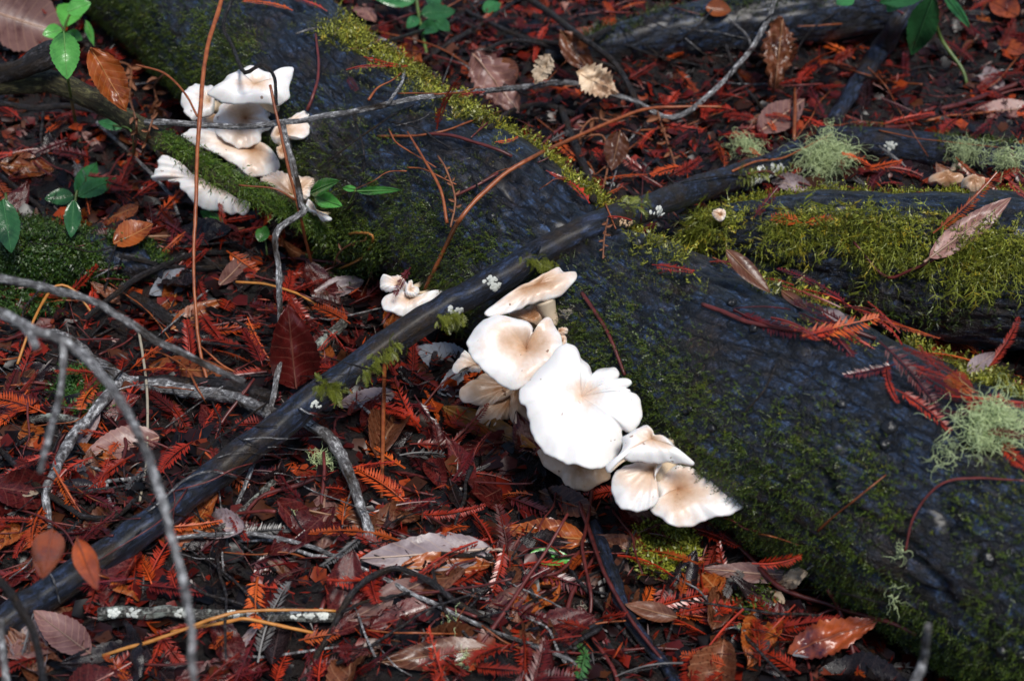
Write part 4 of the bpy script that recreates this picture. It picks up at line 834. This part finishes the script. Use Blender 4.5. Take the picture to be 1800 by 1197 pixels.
plant('green_seedling', [(135, 335, .03), (132, 355, .02), (128, 390, .006)], (2.5, 2), [((138, 345), (205, 312), 30, .035), ((130, 345), (78, 350), 28, .03), ((130, 352), (125, 418), 30, .03), ((135, 340), (170, 285), 34, .02)], 'low green seedling with four leaflets near the thin dark twig', 'darkgreen')
plant('green_sprout', [(558, 345, .05), (555, 365, .04), (560, 420, .008)], (2, 2), [((545, 338), (594, 318), 26, .07), ((552, 345), (600, 362), 28, .06)], 'two bright green leaflets at the end of the mossy branch')
plant('green_sprout', [(625, 335, .02), (615, 355, .012), (600, 380, .004)], (2, 2), [((626, 336), (703, 334), 16, .025), ((626, 333), (602, 330), 12, .02)], 'narrow bright green leaf lying against the log bark')
plant('green_sprout', [(463, 400, .02), (466, 420, .015), (470, 450, .004)], (2, 2), [((456, 425), (468, 397), 24, .03)], 'single small round green leaflet by the slim stem')
plant('green_sprout', [(195, 220, .03), (230, 230, .02), (235, 280, .005)], (2, 2), [((215, 225), (172, 214), 20, .06)], 'dark green leaflet behind the greenish branch', 'darkgreen')
plant('green_sprout', [(380, 380, .02), (378, 400, .005)], (2, 2), [((370, 372), (395, 405), 16, .02), ((372, 385), (352, 370), 14, .02)], 'small toothed green leaflets under the ruffled cap')
plant('glossy_shrub', [(1660, -40, .16), (1640, -10, .15), (1650, 60, .10), (1690, 120, .04), (1700, 150, .006)], (4, 4, 3), [((1640, -5), (1602, 98), 52, .17), ((1630, -15), (1545, 5), 36, .16), ((1590, -20), (1560, 22), 34, .16), ((1660, -10), (1705, 48), 18, .15), ((1500, -10), (1470, 8), 30, .14)], 'glossy dark green drooping leaves above the leaning branch', 'darkgreen')
plant('green_shrub', [(730, -20, .06), (735, 20, .05), (745, 70, .02), (750, 95, .005)], (3, 3), [((730, 0), (655, -5), 34, .07), ((740, 25), (800, 20), 30, .06), ((738, 45), (770, 55), 28, .05), ((735, 30), (715, 50), 20, .05), ((755, 10), (770, -10), 26, .06), ((765, 35), (790, 55), 24, .04), ((850, 20), (880, 5), 24, .03)], 'green leafy seedling behind the log crest', 'darkgreen')
plant('dark_leafed_seedling', [(10, 340, .04), (15, 390, .03), (20, 420, .01)], (2.5, 2), [((5, 350), (20, 445), 46, .05), ((0, 390), (-30, 400), 30, .04)], 'dark green leaf over the moss covered log', 'darkgreen')

# ------------------------------------------------------------------ redwood sprigs
def sprig_mesh(name, mat, L=.06, n=22, nl=.011, curve=.1, seed=0, up=.25):
    rng = random.Random(seed); V = []; F = []
    C = np.array([[L*t, curve*L*t*t, .004*math.sin(3*t)] for t in np.linspace(0, 1, 7)])
    v, f = tube(C, np.linspace(.0011, .0005, 7), 4); V += v.tolist(); F += f
    for k in range(n):
        t = .12+.86*k/(n-1); x = L*t; y = curve*L*t*t
        ln = nl*(math.sin(math.pi*min(1, .15+.8*t))**.5)*rng.uniform(.8, 1.15)
        for s in (-1, 1):
            if rng.random() < .06: continue
            a = math.radians(rng.uniform(42, 62)); dz = up*rng.uniform(-.3, 1.1)
            d = np.array([math.cos(a), s*math.sin(a), dz]); p = np.array([-math.sin(a), s*math.cos(a), .2])*.0011
            b = len(V); c = np.array([x, y, .0005])
            V += [(c).tolist(), (c+d*ln*.45+p).tolist(), (c+d*ln).tolist(), (c+d*ln*.45-p).tolist()]; F.append([b, b+1, b+2, b+3])
    return mesh(name, V, F, mat, smooth=False)
SPR = {}
for ci, c in enumerate(M_sprig):
    SPR[c] = [sprig_mesh('sprig', M_sprig[c], L, n, nl, cv, 10*ci+i) for i, (L, n, nl, cv) in enumerate([(.060, 20, .012, .12), (.075, 26, .011, -.15), (.045, 15, .012, .05), (.085, 30, .008, .25), (.055, 20, .010, -.3)])]
def frame_mat(b, ax, n, sc=1.):
    ax = ax.normalized(); n = (n-ax*n.dot(ax)).normalized(); s = n.cross(ax)
    M = Matrix((ax, s, n)).transposed().to_4x4() @ Matrix.Scale(sc, 4); M.translation = b; return M
def place(name, me, b, ax, n, sc, label, cat, group):
    o = bpy.data.objects.new(name, me); COL.objects.link(o); o.matrix_world = frame_mat(b, ax, n, sc)
    o['label'] = label; o['category'] = cat
    if group: o['group'] = group
    return o
SPL = [.060, .075, .045, .085, .055]
def sprig(base, tip, col, label, var=None, lift=.008, face=.45, group=None):
    var = random.randrange(5) if var is None else var
    d1, d2 = hit(*base)[2], hit(*tip)[2]
    if abs(d1-d2) > .07: d1 = d2 = min(d1, d2)
    b = at_d(*base, d1-lift); e = at_d(*tip, d2-lift); ax = e-b
    n = hit((base[0]+tip[0])/2, (base[1]+tip[1])/2)[1]*(1-face) - ray(*base)*face
    return place('redwood_sprig', SPR[col][var], b, ax, n, ax.length/SPL[var], label, 'sprig', group)
sprig((1410, 590), (1545, 572), 'orange', 'bright orange redwood sprig in the gap between two logs', 0, .014)
sprig((1575, 640), (1490, 672), 'dark', 'wine-coloured redwood sprig on the log crest moss', 1)
sprig((1560, 635), (1552, 708), 'red', 'small upright redwood sprig on the log crest', 3)
sprig((1290, 545), (1430, 630), 'dark', 'long dark redwood sprig along the log crest stem', 3)
sprig((1545, 600), (1660, 700), 'dark', 'dark red redwood sprig by the big lichen tuft', 1)
sprig((1600, 640), (1700, 735), 'dark', 'slender dark red redwood sprig reaching the big lichen tuft', 3)
sprig((1628, 715), (1705, 745), 'dark', 'slanting dark red redwood sprig beside big lichen tuft', 3)
sprig((1690, 720), (1765, 705), 'red', 'red redwood sprig resting on the big lichen tuft', 0, .02)
sprig((1760, 775), (1800, 830), 'red', 'rusty redwood sprig under the big lichen tuft', 0)
sprig((1325, 383), (1372, 335), 'dark', 'pinkish redwood sprig standing at the mossy log end', 0, .012)
sprig((1410, 392), (1358, 380), 'orange', 'orange redwood sprig on the mossy log bare bark', 2, .012)
sprig((1415, 392), (1462, 385), 'orange', 'short orange redwood sprig beside the other on bare bark', 2, .012)
sprig((1640, 410), (1770, 330), 'orange', 'long orange redwood sprig behind the rosy serrated leaf', 3, .016)
sprig((1770, 315), (1800, 350), 'red', 'broad rusty redwood sprig near the pinkish caps', 0, .02)
sprig((1740, 318), (1790, 300), 'red', 'small rusty redwood sprig above the broad rusty one', 2, .02)
sprig((722, 470), (690, 515), 'dark', 'dark red redwood sprig lying on the small beige cap', 0, .055)
sprig((640, 100), (700, 130), 'red', 'small redwood sprig on the log crest by green seedling', 3)
sprig((960, 300), (1010, 330), 'red', 'redwood sprig in crest moss behind the arching stem', 3)
sprig((870, 250), (915, 252), 'orange', 'orange redwood sprig in the log crest moss', 3)
sprig((915, 1090), (920, 1197), 'red', 'upright redwood sprig with wide needles in the litter', 0, .012)
sprig((1030, 1145), (1015, 1190), 'green', 'bright green redwood sprig tip in the litter', 2, .02)
sprig((1035, 1160), (1018, 1130), 'green', 'second bright green redwood sprig tip above the first', 2, .02)
sprig((1310, 1000), (1268, 1040), 'grey', 'greyish redwood sprig across the pinkish wet leaf', 0, .022)
sprig((1322, 990), (1408, 985), 'red', 'red redwood sprig above the pinkish wet leaf', 0, .02)
sprig((1325, 1070), (1320, 1020), 'orange', 'orange redwood sprig tip below the pinkish wet leaf', 0, .02)
sprig((1335, 1170), (1340, 1090), 'red', 'rusty redwood sprig standing up near dark moss lump', 0, .02)
sprig((1560, 1170), (1640, 1185), 'grey', 'grey-blue redwood sprig near the grey twig', 0, .014)
sprig((1505, 1175), (1520, 1200), 'orange', 'orange redwood sprig under the black twig', 2, .014)
sprig((400, 945), (510, 915), 'grey', 'dark grey redwood sprig beside the stick with white patches', 1, .014)
sprig((795, 835), (865, 830), 'grey', 'pale dead redwood sprig in dark soil', 3, .010)
sprig((770, 745), (765, 690), 'orange', 'orange redwood sprig below the blue-grey leaf', 3, .014)
sprig((700, 640), (760, 690), 'red', 'red redwood sprig between black branch and blue-grey leaf', 0, .014)
sprig((720, 780), (830, 780), 'red', 'long red redwood sprig below the olive leaf', 1, .014)

# ------------------------------------------------------------------ dead ferns
def fern(path, rpx, nleaf, lpx, label, lift_leaf=.0, mat=None):
    C, R = path_px(path, 30, rpx, True); V, F = tube(C, R, 5)
    root = link('dead_fern', None, loc=C[0], label=label, cat='fern')
    obj('stem', V, F, M_fern, origin=C[0], parent=root)
    T, Nn, B = frames(C); me = FLEAF
    for k in range(nleaf):
        i = 3+int(26*k/nleaf); s = 1 if k % 2 else -1; p = Vector(C[i]); v = (CAM-p).normalized(); tx = Vector(T[i]); sd = v.cross(tx)*s
        ax = (sd + tx*.35 + Vector([random.gauss(0, .25) for _ in range(3)])).normalized()
        o = link('leaflet', me, root); o.matrix_local = Matrix.Translation(-Vector(C[0])) @ frame_mat(p, ax, (v+Vector([random.gauss(0, .4) for _ in range(3)])).normalized(), lpx*(1-.5*k/nleaf)*(p-CAM).length/FPX)
    return root
_v, _f, _l, _m = leaf_mesh('leaflet', None, serr=0, curl=1.5, bend=.6, wav=.05, nL=9, nW=2, asp=.42)
FLEAF = mesh('leaflet', _v, _f, M_fern)
fern([(205, 108, .07), (230, 120, .07), (228, 170, .06), (240, 220, .05), (235, 270, .03), (215, 290, .01)], 2, 16, 24, 'curled dead brown fern hanging beside the upper cluster')
fern([(290, 130, .06), (272, 150, .06), (275, 185, .05), (262, 230, .04), (250, 270, .01)], 2, 14, 22, 'second dead fern frond beside the curled one')
fern([(1155, 195, .055), (1168, 235, .05), (1180, 270, .04), (1192, 310, .02)], 2, 10, 24, 'dead fern frond hanging from the arching stem tip')
fern([(1080, 215, .06), (1040, 210, .06), (1020, 240, .05), (1060, 240, .05), (1068, 290, .04), (1060, 330, .02)], 2, 12, 20, 'curled dead fern frond dangling under the arching stem')
fern([(792, 400, .03), (800, 350, .03), (785, 300, .03), (770, 275, .02)], 2, 10, 16, 'small dead fern frond standing on the log bark')
fern([(585, 470, .02), (600, 440, .03), (640, 425, .03), (655, 470, .02), (635, 520, .008)], 1.6, 8, 14, 'wispy dead fern by the foot of the mossy log side')
fern([(1068, 385, .03), (1062, 420, .03), (1060, 455, .012)], 1.8, 8, 14, 'scrap of dead fern hanging from the black branch')

# ------------------------------------------------------------------ lichen tufts (beard lichen), crusts and black fungi
def tuft(px, py, rx, ry, n, label, hang=.6, lift=.01, th=.0004, name='lichen_tuft', steps=16, mat=None):
    parts = []; d = hit(px, py)[2]-lift; c0 = at_d(px, py, d); sc = d/FPX
    for k in range(int(n*1.7)):
        a = random.uniform(0, 2*math.pi); q = math.sqrt(random.random())
        p = np.array(c0 + RGT*(math.cos(a)*q*rx*sc*.6) + UPV*(math.sin(a)*q*ry*sc*.6) - FWD*random.uniform(-.004, .012))
        dr = np.array([random.gauss(0, 1), random.gauss(0, .6), random.gauss(-hang*.5, .7)]); dr /= np.linalg.norm(dr)
        st_ = (rx+ry)*.5*sc*random.uniform(.5, 1.2)/steps*1.6; pts = [p]
        for _ in range(steps):
            dr = dr + np.array([random.gauss(0, .55), random.gauss(0, .55), random.gauss(-.12*hang, .55)]); dr /= np.linalg.norm(dr)
            p = p + dr*st_; pts.append(p)
        parts.append(tube(np.array(pts), np.linspace(th*random.uniform(.8, 1.5), th*.35, len(pts)), 3, cap=False))
    V, F = join(parts); landmark(label, [c0]); return obj(name, V, F, mat or M_lichen, origin=c0, label=label, cat='lichen')
tuft(1740, 750, 75, 70, 190, 'big pale green beard lichen tuft on the crest of the large log', .3)
tuft(1665, 795, 45, 40, 22, 'thin stringy lichen strands below the big lichen tuft', .5, .006)
tuft(1312, 265, 38, 38, 150, 'rounded pale green lichen tuft beside the brown stub', .8, .02)
tuft(1455, 272, 66, 42, 240, 'wide pale green lichen tuft at the black branch tip', .9, .03)
tuft(1450, 232, 22, 26, 14, 'loose looping lichen strands above the wide tuft', -.3, .03)
tuft(1700, 262, 44, 26, 80, 'grey-green lichen tuft draped on the thin dark log', .7, .015)
tuft(1775, 275, 40, 30, 60, 'grey-green lichen drape further along the thin dark log', .7, .015)
tuft(570, 812, 26, 26, 60, 'small bright lichen tuft beside the gnarled branch bend', .0, .012)
tuft(1580, 960, 12, 40, 8, 'thread of green lichen hanging on the log above wine stem', 1.5, .006)
tuft(1572, 1040, 14, 50, 8, 'lower thread of green lichen hanging down the log', 1.5, .006)
tuft(995, 550, 14, 12, 14, 'tan curly lichen strands beside the fluted stem', .2, .008, mat=M_straw)
tuft(820, 1160, 22, 20, 16, 'pale lichen scrap on the big brown leaf', .2, .024)
tuft(1020, 1070, 10, 16, 10, 'yellowish lichen scrap near the thick dark stick', .2, .016, mat=M_straw)
tuft(795, 1090, 20, 20, 12, 'pale lichen wisps near the maroon leaf', .2, .012)
tuft(518, 900, 14, 8, 12, 'light green lichen scrap above the long thin twig', .1, .012)
tuft(1300, 1100, 10, 8, 14, 'small green lichen scrap near rusty sprig', .1, .012)
tuft(1115, 400, 8, 14, 10, 'bluish lichen wisp hanging below the black branch', .6, .006)

def blob(px, py, rpx, mat, label, name, cat, lift=0., flat=.5, seed=0, rough=.35, group=None, n=14):
    rr = random.Random(seed); parts = []; q0, n0, d0 = hit(px, py)
    many = 16 if name.endswith('crust') else 1
    for k in range(many):
        if many > 1:
            a = rr.uniform(0, 6.283); e = rr.random()**.6*rpx*.85; q, nn, d = hit(px+math.cos(a)*e*1.2, py+math.sin(a)*e)
            if abs(d-d0) > .03: continue
            m = 5; r = rpx*d/FPX*rr.uniform(.22, .42)
        else: q, nn, d = q0, n0, d0; r = rpx*d/FPX; m = n
        th = np.pi*np.arange(m+1)/m; ph = np.pi*np.arange(2*m)/m; TH, PH = np.meshgrid(th, ph, indexing='ij')
        V = np.stack([np.sin(TH)*np.cos(PH), np.sin(TH)*np.sin(PH), np.cos(TH)], -1).reshape(-1, 3)
        V = V*(1+rough*fbm(V*1.6+seed+k*5, 3))[:, None]; V[:, 2] *= flat if many == 1 else max(flat, .3)
        t = Vector((0, 0, 1)).rotation_difference(nn).to_matrix(); V = (V*r)@np.array(t).T + np.array(q + nn*lift*r)
        i = np.arange(m)[:, None]*2*m; j = np.arange(2*m)[None]; j2 = (j+1) % (2*m)
        parts.append((V, np.stack([i+j, i+2*m+j, i+2*m+j2, i+j2], -1).reshape(-1, 4).tolist()))
    V, F = join(parts)
    return obj(name, V, F, mat, origin=q0, label=label, cat=cat, group=group)
for k, (x, y, r) in enumerate([(866, 383, 9), (1122, 430, 12), (1286, 534, 9), (1325, 580, 8), (1562, 755, 14), (1556, 782, 11), (1210, 720, 9), (1740, 980, 14), (1765, 1142, 13), (1478, 712, 9), (1253, 752, 8), (1215, 716, 7)]):
    blob(x, y, r, M_blackknob, 'small round black fungus ball growing on the large wet log', 'black_fungus_ball', 'fungus', .4, .85, k*3.1, .18, 'black fungus balls on the log')
blob(865, 498, 14, M_crust, 'white crusty lichen patch on the black branch above the caps', 'lichen_crust', 'lichen', 0, .12, 1, .5)
blob(800, 548, 13, M_crust, 'cream lichen patch with moss lower on the black branch', 'lichen_crust', 'lichen', 0, .12, 5, .5)
blob(1158, 374, 15, M_crust, 'upright white crust hanging on the thin part of black branch', 'lichen_crust', 'lichen', .05, .25, 9, .5)
blob(1098, 391, 11, M_tan, 'small tan crust fungus on the black branch', 'fungus_crust', 'fungus', .1, .4, 11, .7)
for k, (x, y, r) in enumerate([(1325, 322, 13), (1345, 312, 15), (1368, 298, 14), (1340, 298, 9)]):
    blob(x, y, r, M_crust, 'white lichen crust wrapped around the thin tip of black branch', 'lichen_crust', 'lichen', -.03, .14, 20+k*3, .5, 'white crusts at the branch tip')
blob(1565, 255, 10, M_crust, 'pale blue-white crust on the thin dark log', 'lichen_crust', 'lichen', 0, .3, 40, .8)
for k, x in enumerate([200, 235, 320, 410, 440, 520, 545, 568]):
    blob(x, 1078, 11, M_crust, 'white crust patch on the stick beneath orange straws', 'lichen_crust', 'lichen', -.03, .15, 50+k*2, .5, 'white crusts on the lichened stick')
blob(555, 712, 9, M_crust, 'small cream crust low on the black branch beside yellow moss', 'lichen_crust', 'lichen', 0, .3, 77, .7)
blob(95, 472, 24, M_crust, 'grey crumbling crust fungus on the moss covered log', 'fungus_crust', 'fungus', .1, .35, 81, .8)
blob(1075, 320, 9, M_crust, 'small cream crust on the dark upright twig', 'fungus_crust', 'fungus', .2, .6, 83, .6)
blob(372, 745, 10, M_tan, 'small yellow-tan fungus scrap in litter under gnarled branch', 'fungus_crust', 'fungus', .2, .5, 85, .6)

# ------------------------------------------------------------------ scattered litter one can count
def scatter(n, fn, ymin=-20, ymax=1215, only_ground=True):
    k = 0; tries = 0
    while k < n and tries < n*30:
        tries += 1
        x = random.uniform(-40, 1840); y = ymin + (ymax-ymin)*random.random()**.8
        q, nn, d = hit(x, y)
        g = BV_G.ray_cast(CAM, ray(x, y))
        if g[0] is None or (only_ground and abs(g[3]-d) > .004): continue
        fn(k, q, nn, d); k += 1
def rvec(s): return Vector([random.gauss(0, s) for _ in range(3)])
def rot_ax(n, jit=.3):
    a = random.uniform(0, 2*math.pi); n2 = (n.lerp(UPW, .5)+rvec(jit)).normalized(); ax = Vector((math.cos(a), math.sin(a), 0)); ax = (ax-n2*ax.dot(n2)).normalized(); return ax, n2
LEAFM = {}
for c in ('brown', 'orange', 'maroon', 'black', 'pinkgrey', 'lilac'):
    LEAFM[c] = []
    for s in range(4):
        V, F, luv, mid = leaf_mesh('leaf', None, serr=.12, curl=random.uniform(-.6, 1.2), bend=random.uniform(-.4, .5), wav=.05, seed=s*3.7+len(c), nL=28, nW=4, asp=random.uniform(.32, .48), crumple=random.choice([.02, .04, .08]))
        LEAFM[c].append(mesh('leaf', V, F, LM[c], {'luv': luv}))
LBC = {'brown': 'dead brown', 'orange': 'orange-brown', 'maroon': 'wet maroon', 'black': 'wet blackened', 'pinkgrey': 'pinkish grey', 'lilac': 'dull lilac'}
def f_leaf(k, q, nn, d):
    c = random.choices(list(LEAFM), [5, 3, 8, 9, 1.0, .8])[0]; ax, n2 = rot_ax(nn, .28); sc = random.uniform(.04, .10)
    p_ = near_phrase(q); lb = ('small ' if sc < .05 else 'large ' if sc > .07 else '')+LBC[c]+' leaf loose in the litter near the '+p_
    place('litter_leaf', random.choice(LEAFM[c]), q + nn*random.uniform(-.004, .008) - ax*sc*.5, ax, n2, sc, lb, 'leaf', c+' leaves in the litter')
scatter(215, f_leaf)
SLC = {'red': 'rust-red', 'dark': 'wine-dark', 'orange': 'orange', 'grey': 'dead grey'}
def f_sprig(k, q, nn, d):
    c = random.choices(['red', 'dark', 'orange', 'grey'], [7, 5, 2.2, .7])[0]; ax, n2 = rot_ax(nn, .3); sc = random.uniform(.6, 1.15); v = random.randrange(5)
    ln = SPL[v]*sc; lb = ('short ' if ln < .045 else 'long ' if ln > .07 else '')+SLC[c]+' redwood sprig in the litter near the '+near_phrase(q)
    place('redwood_sprig', SPR[c][v], q + nn*random.uniform(.007, .016) - ax*SPL[v]*sc*.5, ax, n2, sc, lb, 'sprig', c+' redwood sprigs in the litter')
scatter(295, f_sprig)
def crest_sprig(k):
    g = main; i = random.choice([q_ for q_ in range(len(g.C)) if 1180 < to_px(g.C[q_])[0] < 1720]) if k % 4 else random.randrange(90, 330); j = int((random.uniform(-36, 14)+180)/360*len(g.a)); q = Vector(g.V[i, j]); nn = Vector(g.d[i, j]); T = Vector(g.T[i])
    ax = (T*random.choice([-1, 1])+rvec(.4)); c = random.choices(['red', 'dark', 'orange'], [6, 4, 1.5])[0]
    place('redwood_sprig', random.choice(SPR[c]), q+nn*.012, ax, (nn+rvec(.25)).normalized(), random.uniform(.6, 1.0), {'red': 'rust-red', 'dark': 'wine-dark', 'orange': 'orange'}[c]+' redwood sprig caught in log crest moss near the '+near_phrase(q), 'sprig', c+' sprigs on the log crest')
for k in range(46): crest_sprig(k)
TWM = []
for s in range(8):
    n = 14; L = random.uniform(.09, .2); x = np.linspace(0, L, n); C = np.stack([x, .012*fbm(np.c_[x*14, np.full(n, s), np.zeros(n)], 2), .004*fbm(np.c_[x*14, np.full(n, s+9), np.zeros(n)], 2)], -1)
    V, F = tube(C, np.linspace(.0022, .0012, n)*random.uniform(.6, 1.3), 6, .2, s); luv = np.c_[V[:, 1:]*0, V[:, :1]][:, [0, 2, 1]]
    TWM.append((mesh('twig', V, F, M_greydark, {'luv': luv}), mesh('twig', V, F, M_darkred), mesh('twig', V, F, M_greybark, {'luv': luv})))
def f_twig(k, q, nn, d):
    m = random.choices([0, 1, 2], [5, 5, 1])[0]; ax, n2 = rot_ax(nn, .12)
    place('litter_twig', random.choice(TWM)[m], q+nn*random.uniform(.003, .012)-ax*.06, ax, n2, random.uniform(.6, 1.2), ['loose dark twig', 'loose wine-red stalk', 'loose pale twig'][m]+' in the litter near the '+near_phrase(q), 'twig', ['dark twigs', 'wine-red stalks', 'grey twigs'][m]+' in the litter')
scatter(150, f_twig)

def tangle(n, x0, x1, y0, y1, where):
    for k in range(n):
        x = random.uniform(x0, x1); y = random.uniform(y0, y1); a = random.uniform(-.9, .9)+random.choice([0, math.pi]); Lp = random.uniform(70, 240); mats = random.choices([(M_greydark, 'dark'), (M_darkred, 'wine-red'), (M_redstalk, 'rusty'), (M_greybark, 'grey')], [5, 3, 2, 2])[0]
        pts = [(x, y, .004)]; m = 4
        for i in range(1, m):
            a += random.gauss(0, .28); x += math.cos(a)*Lp/m; y += math.sin(a)*Lp/m*.8; pts.append((x, y, .006+.03*random.random()*math.sin(math.pi*i/m)))
        x += math.cos(a)*Lp/m; y += math.sin(a)*Lp/m*.8; pts.append((x, y, .004)); r = random.uniform(1.0, 2.6)
        q = hit(x, y)[0]; ph = near_phrase(q)
        o = branch('thin_twig', pts, (r, r*.6), mats[0], None, 'twig', n=22, sides=5, wobble=2.0, rough=.25, land=False)
        o['label'] = ('straggling ' if Lp > 150 else 'short curved ')+mats[1]+' hair-thin twig near the '+ph; o['category'] = 'twig'; o['group'] = 'hair-thin twigs in the litter'
M_redstalk = M_redstem
tangle(115, 0, 560, 420, 1000, 'by the gnarled branch'); tangle(70, 640, 1330, 0, 330, 'behind the log'); tangle(26, 1330, 1790, 20, 230, 'behind the dark log'); tangle(46, 560, 1500, 930, 1190, 'below the caps')
# ------------------------------------------------------------------ fine litter nobody could count
def ground_pts(n):
    X = RNG.uniform(-1.15, 1.15, n*2); Y = .95 + (2.9-.95)*RNG.random(n*2)
    keep = np.abs(X) < .30*np.hypot(Y, 1.22)+.08; X, Y = X[keep][:n], Y[keep][:n]
    return np.stack([X, Y, ground_z(X, Y)], -1)
def litter(name, n, tmpl, size, palette, weights, lift, tilt, label, cat):
    P = ground_pts(n); m = len(P); dr = np.tile(np.array([0, 0, 1.]), (m, 1)) + RNG.normal(size=(m, 3))*tilt
    Mx = np.zeros((m, 4, 4)); Mx[:, :3, :3] = basis(dr)*(size[0]+(size[1]-size[0])*RNG.random(m))[:, None, None]; Mx[:, :3, 3] = P + np.array([0, 0, 1])*(lift[0]+(lift[1]-lift[0])*RNG.random(m))[:, None]
    C = np.array(palette)[RNG.choice(len(palette), m, p=np.array(weights)/sum(weights))]*RNG.uniform(.35, 1.15, m)[:, None]
    V, F, Cc = instance(*tmpl, Mx, C); return obj(name, V, F, M_litter, attrs={'col': Cc}, smooth=False, kind='stuff', label=label, cat=cat)
needle = (np.array([[-.5, 0, 0], [-.1, .055, .03], [.5, 0, .05], [-.1, -.055, .03]]), np.array([[0, 1, 2], [0, 2, 3]]))
flake = (np.array([[-.5, -.1, 0], [-.1, -.42, .10], [.5, -.15, -.05], [.35, .3, .12], [-.2, .4, -.04]]), np.array([[0, 1, 2], [0, 2, 3], [0, 3, 4]]))
PAL = [(.19, .014, .006), (.085, .007, .006), (.32, .045, .008), (.022, .006, .006), (.006, .004, .005), (.08, .025, .010), (.20, .18, .18)]
litter('needle_litter', 34000, needle, (.008, .020), PAL, [6, 6, 2, 5, 5, 2, .12], (.0, .014), .45, 'loose red redwood needles covering the forest floor', 'needles')
litter('leaf_fragments', 16000, flake, (.006, .030), PAL, [2, 3, 1.0, 6, 12, 3, .05], (-.003, .006), .4, 'dark broken leaf fragments covering the forest floor', 'leaf litter')
# further redwood sprigs, too many to count
sv = []; sf = []
b_ = SPR['red'][0]; tv = np.array([v.co[:] for v in b_.vertices]); tf = [p.vertices[:] for p in b_.polygons if len(p.vertices) == 4]; tf = np.array(tf)
P = ground_pts(1000); m = len(P); dr = np.tile(np.array([0, 0, 1.]), (m, 1)) + RNG.normal(size=(m, 3))*.3
Mx = np.zeros((m, 4, 4)); Mx[:, :3, :3] = basis(dr)*RNG.uniform(.5, 1.1, m)[:, None, None]; Mx[:, :3, 3] = P+np.array([0, 0, .005])+np.array([0, 0, .010])*RNG.random(m)[:, None]
Cs = np.array(PAL)[RNG.choice(4, m, p=[.5, .28, .17, .05])]*RNG.uniform(.6, 1.7, m)[:, None]
V, F, Cc = instance(tv, tf, Mx, Cs); obj('sprig_litter', V, F, M_litter, attrs={'col': Cc}, smooth=False, kind='stuff', label='dense bed of fallen redwood sprigs on the forest floor', cat='litter')
# small moss patches on the ground
def ground_moss(px, py, rpx, n, label, A=GREEN1, B=GREEN2):
    M = []
    for _ in range(n):
        a = random.uniform(0, 6.283); r = math.sqrt(random.random())*rpx; q, nn, d = hit(px+math.cos(a)*r*1.3, py+math.sin(a)*r); M.append((*q, *nn))
    A_ = np.array(M); Mx = np.zeros((n, 4, 4)); Mx[:, :3, :3] = basis(A_[:, 3:]+RNG.normal(size=(n, 3))*.6)*RNG.uniform(.008, .018, n)[:, None, None]; Mx[:, :3, 3] = A_[:, :3]
    f = RNG.random(n)[:, None]; V, F, Cc = instance(*T_SHOOT2, Mx, np.array(A)*(1-f)+np.array(B)*f)
    obj('moss_patch', V, F, M_moss, origin=hit(px, py)[0], attrs={'col': Cc}, smooth=False, label=label, cat='moss', kind='stuff')
ground_moss(1165, 970, 42, 1500, 'small green moss patch in the litter below the lowest cap', YG1, YG2)
ground_moss(1325, 1060, 22, 500, 'dark green moss lump beside the cream leaf scrap')
ground_moss(150, 690, 40, 900, 'green moss patch beneath the pale curved twig', (.02, .07, .01), (.06, .14, .02))
ground_moss(610, 450, 50, 1600, 'green moss tuft at the end of the mossy branch', GREEN1, (.10, .15, .02))
ground_moss(60, 500, 60, 1500, 'dark green moss patch at the foot of the moss covered log', (.015, .05, .006), (.05, .10, .012))
